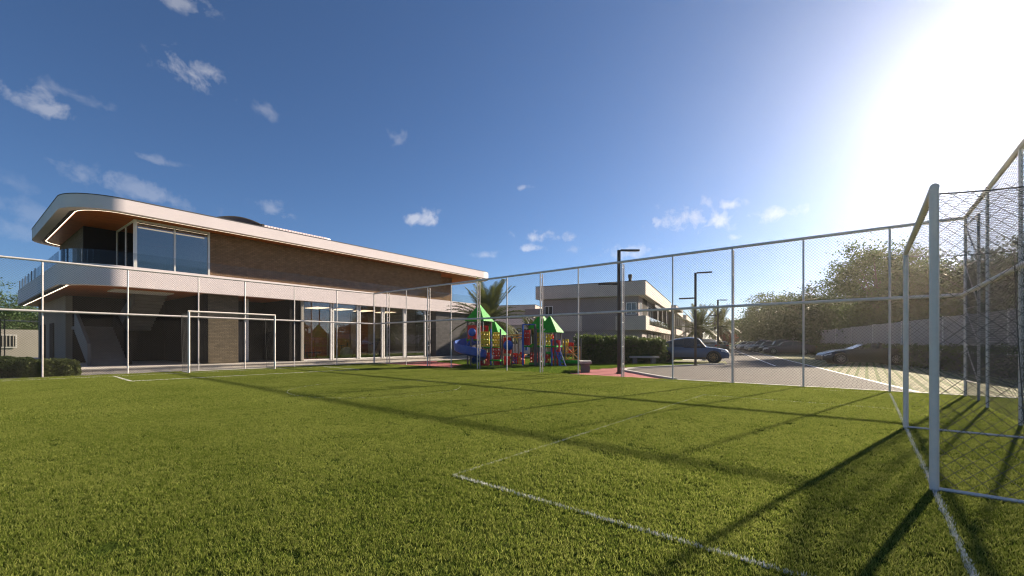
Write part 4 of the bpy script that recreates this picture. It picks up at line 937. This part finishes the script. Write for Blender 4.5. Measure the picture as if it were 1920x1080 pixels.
palm('small yellowish palm behind the playset bridge', 1000, 33, 1.5, 1.7, 30, .16, 5)
palm('dark palm above the blue car behind the lamp', 1311, 50, 2.4, 3.6, 44, .42, 6)
palm('distant palm right of the small lamps', 1350, 62, 3.2, 3.9, 44, .36, 7)

# ------------------------------------------------------------------ grey boundary wall on the right and far left wall
wall = empty('boundary_wall', (*SW(17, -9.8), -.02), RS, label='long grey rendered boundary wall with pale posts on the right', cat='wall')
for k in range(-1, 20):
    x0 = k * 5.0 - .04
    if x0 + 5 > 96: break
    MB().box(x0 + .062, x0 + 4.998 - .002, -.09, .09, -.2, 2.42).build('wall_panel', 'grey_wall', wall)
    MB().box(x0 - .04, x0 + .06, -.11, .13, -.2, 2.46).build('wall_post', 'far_white', wall)
lw = empty('boundary_wall', (*BW(-6, 52), -.02), RB, label='beige boundary wall with grille window at far left', cat='wall')
MB().box(-12, 22, 0, .2, -.2, 2.25).build('wall_panel', 'beige_wall', lw)
MB().box(5.0, 5.1, -.06, -.002, 0, 2.0).build('wall_post', 'far_white', lw)
gw = MB().box(7.2, 9.4, -.05, -.002, .9, 1.75).build('window', 'window_dark', lw)
MB().box(7.1, 9.5, -.08, -.051, .80, .88).box(7.1, 9.5, -.08, -.051, 1.77, 1.85).box(7.1, 7.18, -.08, -.051, .881, 1.769).box(9.42, 9.5, -.08, -.051, .881, 1.769).build('window_frame', 'far_white', gw)
for k in range(12): MB().box(7.3 + k * .18, 7.36 + k * .18, -.07, -.051, .9, 1.75).build('grille_bar', 'beige_wall', gw)
ga = empty('gate_frame', (*at(4, 27), -.02), RB, label='dark thin poles with pale crossbar at the far left edge', cat='gate')
for x in (-.07, .10): MB().tube([(x, 0, 0), (x, 0, 2.75)], .03, 8).build('pole', 'black_metal', ga)
MB().tube([(-.3, 0, 2.62), (1.75, 0.2, 2.60)], .035, 8).build('crossbar', 'far_white', ga)

# ------------------------------------------------------------------ houses along the street (local axes: x away along the street, y to the left)
def hpart(root, off, name, mat, *boxes, parent=None, bevel=0):
    m = MB(off)
    for b in boxes: m.box(*b)
    return m.build(name, mat, parent or root, bevel=bevel)
def window(root, off, b, axis, parent=None, mat='frame_white'):
    """b: extents of the opening on a wall whose outer face is at coordinate c; axis 'x' faces -x, 'y' faces -y"""
    c, u0, u1, z0, z1 = b; t = .07
    f = MB(off); g = MB(off); mid = MB(off)
    def bx(m, a0, a1, d0, d1, e0, e1): m.box(d0, d1, a0, a1, e0, e1) if axis == 'x' else m.box(a0, a1, d0, d1, e0, e1)
    bx(f, u0, u1, c - .06, c - .002, z1 - t, z1); bx(f, u0, u1, c - .06, c - .002, z0, z0 + t); bx(f, u0, u0 + t, c - .06, c - .002, z0 + t + .001, z1 - t - .001); bx(f, u1 - t, u1, c - .06, c - .002, z0 + t + .001, z1 - t - .001)
    w = f.build('window', mat, parent or root)
    bx(g, u0 + t + .001, u1 - t - .001, c - .03, c - .003, z0 + t + .001, z1 - t - .001); g.build('pane', 'window_dark', w)
    bx(mid, (u0 + u1) / 2 - .025, (u0 + u1) / 2 + .025, c - .055, c - .031, z0 + t + .002, z1 - t - .002); mid.build('glazing_bar', mat, w)
def house_near():
    off = (41.3, 5.87, 0); root = empty('house', (*SW(41.3, 5.87), -.02), RS, label='two storey plastered house with deep eave band behind the hedge', cat='house')
    P = lambda *a, **k: hpart(root, off, *a, **k)
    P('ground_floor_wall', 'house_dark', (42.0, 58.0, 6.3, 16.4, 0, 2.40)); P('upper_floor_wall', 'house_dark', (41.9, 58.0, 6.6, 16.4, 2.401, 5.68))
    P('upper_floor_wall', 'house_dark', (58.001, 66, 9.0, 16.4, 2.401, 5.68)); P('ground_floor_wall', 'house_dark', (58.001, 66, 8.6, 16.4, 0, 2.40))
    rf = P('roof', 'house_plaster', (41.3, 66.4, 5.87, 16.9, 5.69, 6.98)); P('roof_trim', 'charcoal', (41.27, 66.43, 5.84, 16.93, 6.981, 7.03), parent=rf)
    P('soffit', 'far_white', (41.35, 66.3, 5.92, 16.8, 5.66, 5.688), parent=rf)
    m = MB(off).tube([(44.0, 7.75, 7.03), (44.0, 7.75, 7.75)], .16, 12).tube([(44.0, 7.75, 7.75), (44.0, 7.75, 7.8)], .22, 12).tube([(44.0, 7.75, 7.8), (44.0, 7.75, 8.05)], .2, 12); m.build('chimney', 'black_metal', rf)
    P('roof_vent', 'charcoal', (42.2, 42.6, 6.5, 6.8, 7.031, 7.12), parent=rf)
    bal = P('balcony', 'house_plaster', (41.5, 43.9, 5.87, 8.7, 2.40, 3.75), bevel=.02); P('balcony_edge', 'house_plaster', (43.91, 66.2, 5.87, 6.05, 2.40, 2.95), (43.91, 66.2, 6.051, 6.58, 2.40, 2.55), parent=bal)
    for x0 in (44.2, 47.4, 50.6, 53.8, 57.0, 60.2): P('balcony_glass', 'glass_rail', (x0, x0 + 3.1, 5.95, 5.97, 2.951, 3.75), parent=bal)
    P('light_panel', 'house_plaster', (41.84, 41.898, 12.1, 15.9, 2.35, 3.90))
    P('ledge', 'house_dark', (41.0, 41.89, 16.3, 18.0, 4.0, 4.7))
    window(root, off, (41.9, 15.2, 16.1, 4.05, 5.0), 'x'); window(root, off, (41.9, 6.78, 7.75, 3.9, 5.05), 'x')
    for x0, x1 in ((42.6, 43.6), (48.0, 51.2), (54.0, 56.5)): window(root, off, (6.6, x0, x1, 2.75, 5.1), 'y')
    for x0, x1 in ((45.5, 48.0), (50.0, 53.0), (54.5, 57.0)): P('garage_door', 'charcoal', (x0, x1, 6.24, 6.298, 0, 2.2))
    P('recess_shade', 'charcoal', (44.4, 47.2, 6.54, 6.598, 2.55, 5.65))  # flat dark panel on the wall standing in for a recess's shade
    for x0 in (51.8, 52.9, 57.2, 62): P('screen_post', 'bronze_metal', (x0, x0 + .35, 6.06, 6.5, 2.96, 5.655))
    P('pergola_beam', 'bronze_metal', (49.0, 56.0, 5.95, 6.2, 5.1, 5.4)); P('wood_screen', 'soffit_wood', (53.4, 56.9, 6.50, 6.56, 3.0, 5.6))
    for x0 in (59.0, 62.5, 65.6): P('pillar', 'house_plaster', (x0, x0 + .4, 6.06, 6.45, 0, 2.39)); 
    return root
house_near()
def house_far(x0, x1, h, label, y0=5.9, y1=15.0, mat='house_dark'):
    off = (x0, y0, 0); root = empty('house', (*SW(x0, y0), -.02), RS, label=label, cat='house')
    P = lambda *a, **k: hpart(root, off, *a, **k)
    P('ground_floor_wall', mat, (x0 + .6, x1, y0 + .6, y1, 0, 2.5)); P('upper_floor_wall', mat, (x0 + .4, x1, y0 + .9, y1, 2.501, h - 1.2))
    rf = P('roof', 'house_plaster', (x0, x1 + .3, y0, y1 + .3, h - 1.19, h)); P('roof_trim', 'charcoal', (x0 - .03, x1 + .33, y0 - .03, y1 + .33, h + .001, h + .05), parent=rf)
    b = P('balcony', 'house_plaster', (x0 + .2, x1, y0, y0 + .2, 2.5, 3.5), (x0 + .2, x1, y0 + .201, y0 + .89, 2.5, 2.65))
    n = int((x1 - x0) / 4)
    for k in range(n):
        a = x0 + 1.0 + k * 4; window(root, off, (y0 + .9, a, a + 2.4, 2.8, h - 1.6), 'y'); P('garage_door', 'charcoal', (a, a + 2.6, y0 + .54, y0 + .598, 0, 2.2)); P('pillar', 'bronze_metal', (a + 2.9, a + 3.3, y0 + .21, y0 + .5, 2.66, h - 1.2))
    window(root, off, (x0 + .4, y0 + 1.5, y0 + 2.7, 3.3, h - 1.7), 'x')
    return root
house_far(76, 92, 7.4, 'second plastered house farther down the street behind the first')
cp = empty('canopy', (*SW(66.8, 4.6), -.02), RS, label='flat roofed dark entrance canopy between the two houses', cat='canopy')
MB().box(0, 5.5, 0, 6, 5.9, 6.25).build('canopy_roof', 'house_dark', cp)
for x in (.3, 4.8): MB().box(x, x + .6, 1.2, 1.7, 0, 5.899).build('pillar', 'bronze_metal', cp)
house_far(104, 122, 7.4, 'third plastered house small in the distance')
house_far(134, 150, 7.2, 'farthest plastered house at the end of the row')
# low white house and a beige one behind the big palm
x, y = at(962, 46); wh = empty('house', (x, y, -.02), RS - pi / 2 + R(8), label='low white house with dark windows behind the big palm', cat='house'); off = (0, 0, 0)
hpart(wh, off, 'wall', 'far_white', (-5.2, 2.2, 0, 7, 0, 3.05)); r_ = hpart(wh, off, 'roof', 'plaster', (-5.6, 2.5, -.5, 7.4, 3.051, 3.75)); hpart(wh, off, 'roof_trim', 'charcoal', (-5.62, 2.52, -.52, 7.42, 3.751, 3.8), parent=r_)
for a in (-4.4, -2.9, -1.3, -.1, 1.1): window(wh, off, (0, a, a + .8, 1.0, 2.75), 'y')
x, y = at(972, 60); bh = empty('house', (x, y, -.02), RS - pi / 2 + R(8), label='beige upper storey house rising behind the white house', cat='house')
hpart(bh, off, 'wall', 'beige_wall', (-6, 2.2, 0, 8, 0, 5.6)); r_ = hpart(bh, off, 'roof', 'house_plaster', (-6.3, 2.5, -.3, 8.3, 5.601, 6.4)); window(bh, off, (0, -3, -1.2, 3.4, 4.8), 'y'); hpart(bh, off, 'roof_trim', 'charcoal', (-6.33, 2.53, -.33, 8.33, 6.401, 6.45), parent=r_)

# ------------------------------------------------------------------ cars (local axes: x forward, y left)
def car(label, pos, rz, paint_, kind='sedan', s=1.0, rim='rim', detail=True):
    root = empty('parked_car', (pos[0], pos[1], -.008), rz, label=label, cat='car', group='cars parked along the road'); root.scale = (s, s, s)
    K = dict(suv=dict(L=4.72, W=1.96, wr=.375, wb=2.88, fo=.86, belt=1.05, sill=.30, hood=1.00, nose=.80, tail=1.10, roof=1.64),
             sedan=dict(L=4.75, W=1.82, wr=.33, wb=2.75, fo=.90, belt=.93, sill=.22, hood=.88, nose=.66, tail=1.00, roof=1.42),
             conv=dict(L=4.45, W=1.84, wr=.33, wb=2.60, fo=.86, belt=.86, sill=.20, hood=.84, nose=.58, tail=.90, roof=1.16))[kind]
    L_, W, wr, wb, fo = K['L'], K['W'], K['wr'], K['wb'], K['fo']; xf = L_ / 2 - fo; xr = xf - wb; hw = W / 2
    def lerp(tab, x):
        for (a, va), (b, vb) in zip(tab[:-1], tab[1:]):
            if a <= x <= b: t = (x - a) / (b - a); t = t * t * (3 - 2 * t) * .5 + t * .5; return va + (vb - va) * t
        return tab[0][1] if x < tab[0][0] else tab[-1][1]
    F = L_ / 2; Rr = -L_ / 2
    cowl = xf - .55 if kind != 'conv' else xf - .62
    deck = xr + (-.25 if kind == 'suv' else .1)
    top = [(Rr, K['tail'] - .22), (Rr + .07, K['tail'] - .03), (Rr + .3, K['tail']), (deck, K['tail'] + .0), (cowl, K['hood'] + .03), (xf + .1, K['hood'] - .04), (F - .22, K['nose'] + .06), (F - .05, K['nose'] - .06), (F, K['nose'] - .2)]
    def zlow(x):
        z = K['sill']
        for cx in (xf, xr):
            q = (wr + .055) ** 2 - (x - cx) ** 2
            if q > 0: z = max(z, wr + math.sqrt(q))
        if x > F - .3: z = max(z, K['sill'] + (x - F + .3) * .25)
        if x < Rr + .35: z = max(z, K['sill'] + (Rr + .35 - x) * .6)
        return z
    def width(x, f):
        e = 1 - .17 * max(0, (x - (F - .75)) / .75) ** 2.2 - .12 * max(0, (Rr + .6 - x) / .6) ** 2.2
        return hw * e * (1 - .05 * (1 - f) ** 2 - .10 * f ** 3)
    xs = sorted(set([Rr + L_ * i / 64 for i in range(65)] + [c + q * (wr + .054) for c in (xf, xr) for q in (-1, -.97, -.88, -.7, 0, .7, .88, .97, 1)]))
    rows = 7; b = MB(); vs = []; fs = []; n = len(xs)
    for x in xs:
        z0 = zlow(x); z1 = lerp(top, x); z1 = max(z1, z0 + .03)
        ring = []
        for j in range(rows): f = j / (rows - 1); zz = z0 + (z1 - z0) * f; ring.append((x, width(x, (zz - K['sill']) / (z1 - K['sill'])), zz))
        w1 = ring[-1][1]
        for q in (.86, .5): ring.append((x, w1 * q, z1 + .035 * (1 - q * q)))
        full = ring + [(x, -p[1], p[2]) for p in ring[::-1]]
        vs += full
    k = len(vs) // n
    for i in range(n - 1):
        for j in range(k): fs.append((i * k + j, (i + 1) * k + j, (i + 1) * k + (j + 1) % k, i * k + (j + 1) % k))
    fs += [tuple(range(k)), tuple(range((n - 1) * k + k - 1, (n - 1) * k - 1, -1))]
    b.add(vs, fs); body = b.build('body', paint_, root, True)
    # cabin
    if kind != 'conv':
        if kind == 'suv': rt = [(Rr + .22, K['belt'] + .10), (Rr + .8, K['roof'] - .32), (Rr + 1.55, K['roof'] - .10), (-.05, K['roof']), (.55, K['roof'] - .05), (cowl + .12, K['hood'] + .02)]
        else: rt = [(Rr + .55, K['belt'] + .08), (Rr + 1.35, K['roof'] - .10), (Rr + 1.9, K['roof'] - .01), (.1, K['roof']), (.5, K['roof'] - .06), (cowl + .12, K['hood'] + .02)]
        a, bb = rt[0][0], rt[-1][0]; vs = []; fs = []; N_ = 30
        def cw(x, z): return hw * (.93 - .24 * max(0, (z - K['belt'])) / (K['roof'] - K['belt']))
        for i in range(N_ + 1):
            x = a + (bb - a) * i / N_; zt = lerp(rt, x); zb = K['belt'] - .08; zt = max(zt, zb + .02); w0 = cw(x, zb); w1 = cw(x, zt)
            vs += [(x, w0, zb), (x, (w0 + w1) / 2 + .01, (zb + zt) / 2), (x, w1, zt - .02), (x, w1 * .8, zt + .012), (x, 0, zt + .03), (x, -w1 * .8, zt + .012), (x, -w1, zt - .02), (x, -(w0 + w1) / 2 - .01, (zb + zt) / 2), (x, -w0, zb)]
        for i in range(N_):
            for j in range(8): fs.append((i * 9 + j, (i + 1) * 9 + j, (i + 1) * 9 + j + 1, i * 9 + j + 1))
        MB().add(vs, fs).build('glasshouse', 'window_dark', root, True)
        # roof skin and pillars over the glass
        ra, rb_ = (Rr + (.75 if kind == 'suv' else 1.45), .42); vs = []; fs = []
        for i in range(15):
            x = ra + (rb_ - ra) * i / 14; zt = lerp(rt, x); w1 = cw(x, zt)
            vs += [(x, w1 + .012, zt - .05), (x, w1 + .004, zt - .005), (x, w1 * .8, zt + .026), (x, 0, zt + .044), (x, -w1 * .8, zt + .026), (x, -w1 - .004, zt - .005), (x, -w1 - .012, zt - .05)]
        for i in range(14):
            for j in range(6): fs.append((i * 7 + j, (i + 1) * 7 + j, (i + 1) * 7 + j + 1, i * 7 + j + 1))
        MB().add(vs, fs).build('roof', paint_, root, True)
        for sy in (1, -1):
            m = MB()
            for path in ([(rb_ - .02, .0), (bb - .06, 1)], [(ra + .05, 0), (a + .1, 1)]):
                P = []
                for t in np.linspace(0, 1, 7):
                    x = path[0][0] + (path[1][0] - path[0][0]) * t; zt = lerp(rt, x); P.append((x, sy * (cw(x, zt) + .004), zt - .03))
                m.tube(P, .035, 6)
            m.tube([(a + .1, sy * (cw(a, K['belt']) + .012), K['belt'] + .0), (bb - .1, sy * (cw(bb, K['belt']) + .012), K['belt'] - .0)], .018, 6)
            m.tube([(-.25, sy * (cw(0, K['belt']) + .008), K['belt']), (-.32, sy * (cw(0, K['roof']) + .006), K['roof'] - .06)], .03, 6)
            m.build('pillars', paint_ if kind == 'sedan' else 'car_trim', root)
    else:
        ws = MB(); z0 = K['hood'] + .02; x0 = cowl + .06; x1 = cowl - .62
        ws.add([(x0, .68, z0 - .02), (x0, -.68, z0 - .02), (x1, -.56, K['roof']), (x1, .56, K['roof']), (x0 - .03, .68, z0 - .02), (x0 - .03, -.68, z0 - .02), (x1 - .02, -.56, K['roof']), (x1 - .02, .56, K['roof'])],
               [(0, 1, 2, 3), (7, 6, 5, 4), (0, 3, 7, 4), (1, 5, 6, 2), (3, 2, 6, 7), (0, 4, 5, 1)]); ws.build('windshield', 'lamp_glass', root)
        MB().tube([(x0, .70, z0 - .02), (x1 - .01, .58, K['roof']), (x1 - .01, -.58, K['roof']), (x0, -.70, z0 - .02)], .022, 6).build('windshield_frame', 'car_trim', root)
        MB().box(-1.15, x1 - .05, -.66, .66, K['tail'] + .035, K['tail'] + .06).build('cockpit', 'car_trim', root)
        for sy in (.36, -.36):
            st_ = MB().box(-.72, -.55, sy - .24, sy + .24, .85, K['tail'] + .20).build('seat', 'car_trim', root, bevel=.05)
            MB().box(-.72, -.60, sy - .13, sy + .13, K['tail'] + .205, K['tail'] + .34).build('headrest', 'car_trim', st_, bevel=.03)
    for cx in (xf, xr):
        for sy in (1, -1):
            w = empty('wheel', (cx, sy * (hw - .12), wr), 0); w.parent = root
            prof = [(wr * .66, -.11), (wr * .92, -.115), (wr, -.08), (wr, .08), (wr * .92, .115), (wr * .66, .11), (wr * .66, -.11)]; vs = []; fs = []
            for i, (r_, yy) in enumerate(prof):
                for j in range(24): a_ = 2 * pi * j / 24; vs.append((r_ * math.cos(a_), yy, r_ * math.sin(a_)))
            for i in range(len(prof) - 1):
                for j in range(24): fs.append((i * 24 + j, i * 24 + (j + 1) % 24, (i + 1) * 24 + (j + 1) % 24, (i + 1) * 24 + j))
            MB().add(vs, fs).build('tyre', 'tyre', w, True)
            m = MB(); m.tube([(0, sy * .06, 0), (0, sy * .105, 0)], wr * .16, 12); yo = sy * .095
            for j in range(10): a_ = 2 * pi * j / 10; m.tube([(0, yo, 0), (wr * .64 * math.cos(a_), yo, wr * .64 * math.sin(a_))], .017, 5)
            m.tube([(wr * .65 * math.cos(2 * pi * j / 20), yo, wr * .65 * math.sin(2 * pi * j / 20)) for j in range(21)], .018, 5); m.build('rim', rim, w)
            MB().tube([(0, -sy * .02, 0), (0, sy * .03, 0)], wr * .64, 20).build('brake_disc', 'car_trim', w)
            MB().tube([(cx, sy * (hw - .36), wr), (cx, sy * (hw - .015 if False else hw - .30), wr)], wr + .05, 20).build('wheel_arch', 'car_trim', root)
    for sy in (1, -1):
        zz = lerp(top, F - .22) - .07
        m = MB(); m.add([(F - .42, sy * (width(F - .42, .8) + .006), zz + .06), (F - .42, sy * (width(F - .42, .8) + .006), zz - .04), (F - .10, sy * (width(F - .10, .7) + .004), zz - .12), (F - .10, sy * (width(F - .10, .7) + .004), zz - .03),
               (F - .01, sy * hw * .50, zz - .12), (F - .02, sy * hw * .50, zz - .04)], [(0, 1, 2, 3), (3, 2, 4, 5)]); m.build('headlight', 'lamp_glass', root)
        MB().box(Rr - .01, Rr + .18, sy * hw * .66 - .18, sy * hw * .66 + .18, K['tail'] - .22, K['tail'] - .08).build('tail_light', 'lamp_red', root, bevel=.02)
        if detail:
            mr = MB().box(cowl - .42, cowl - .24, sy * (hw + .03) - .08, sy * (hw + .03) + .10 * 1, K['belt'] + .02, K['belt'] + .15).build('mirror', paint_, root, bevel=.03)
            for dx in ((-.30, .95) if kind != 'conv' else (-.35,)):
                xd = cowl - .55 - dx if dx > 0 else cowl - .45
                MB().box(xd - .55, xd - .38, sy * (width(xd, .75) + .008) - .012, sy * (width(xd, .75) + .008) + .012, K['belt'] - .19, K['belt'] - .16).build('door_handle', paint_, root)
            MB().box(xr + wr + .15, xf - wr - .1, sy * (hw - .005) - .03, sy * (hw - .005) + .012, K['sill'] - .02, K['sill'] + .07).build('sill', 'car_trim', root, bevel=.01)
    MB().box(F - .08, F + .012, -.42, .42, K['nose'] - .38, K['nose'] - .16).build('grille', 'car_trim', root, bevel=.02)
    MB().box(F - .16, F - .02, -.72, .72, K['sill'] + .02, K['sill'] + .12).build('bumper_intake', 'car_trim', root)
    MB().box(xr + .3, xf - .3, -hw + .25, hw - .25, K['sill'] - .08, K['sill'] + .1).build('underbody', 'car_trim', root)
    return root
car('metallic blue coupe SUV parked in front of the houses', SW(27.55 + .9, 1.42), RS - pi / 2 - R(3), 'car_blue', 'suv', .915, 'rim_bronze')
car('black open convertible parked close on the right', SW(29.45 + .8, -7.5), RS + pi / 2 + R(5), 'car_black', 'conv', .95)
car('dark maroon sedan parked by the wall', SW(50.4 + .9, -6.7), RS + pi / 2, 'car_maroon', 'sedan', .95)
car('black SUV just behind the maroon sedan', SW(55.5, -6.6), RS + pi / 2, 'car_black', 'suv', .93, detail=False)
car('graphite sedan third in the row by the wall', SW(61.5, -6.0), RS + pi / 2, 'car_graphite', 'sedan', .95, detail=False)
car('light silver SUV farther along the wall', SW(67, -5.8), RS + pi / 2, 'car_silver', 'suv', .95, detail=False)
car('dark grey sedan small behind the silver SUV', SW(74, -5.6), RS + pi / 2, 'car_grey', 'sedan', .95, detail=False)
car('white sedan far off in the row of parked cars', SW(82, -5.4), RS + pi / 2, 'car_white', 'sedan', .95, detail=False)
car('small distant silver car at the road end', SW(95, -5.2), RS + pi / 2, 'car_silver', 'sedan', .95, detail=False)
x, y = at(1326, 47); car('grey SUV parked beyond the blue car bonnet', (x, y), RS + R(8), 'car_grey', 'suv', .95, detail=False)
x, y = at(1352, 60); car('dark car parked under the red tree', (x, y), RS + R(5), 'car_graphite', 'sedan', .95, detail=False)

# ------------------------------------------------------------------ air: haze volume added to imitate lens bloom around the low sun
hz_m = bpy.data.materials.new('haze'); hz_m.use_nodes = True; hn = hz_m.node_tree.nodes; hn.remove(hn['Principled BSDF'])
pv = hn.new('ShaderNodeVolumePrincipled'); pv.inputs['Color'].default_value = (1.0, .92, .76, 1); pv.inputs['Density'].default_value = 0.00048; pv.inputs['Anisotropy'].default_value = 0.80
hz_m.node_tree.links.new(pv.outputs[0], hn['Material Output'].inputs['Volume']); M['haze'] = hz_m
hz = MB().box(-302, 702, -402, 602, -1.2, 10.6).build('haze', 'haze'); tag(hz, 'added thin haze imitating lens bloom towards the low sun', 'haze', kind='stuff')
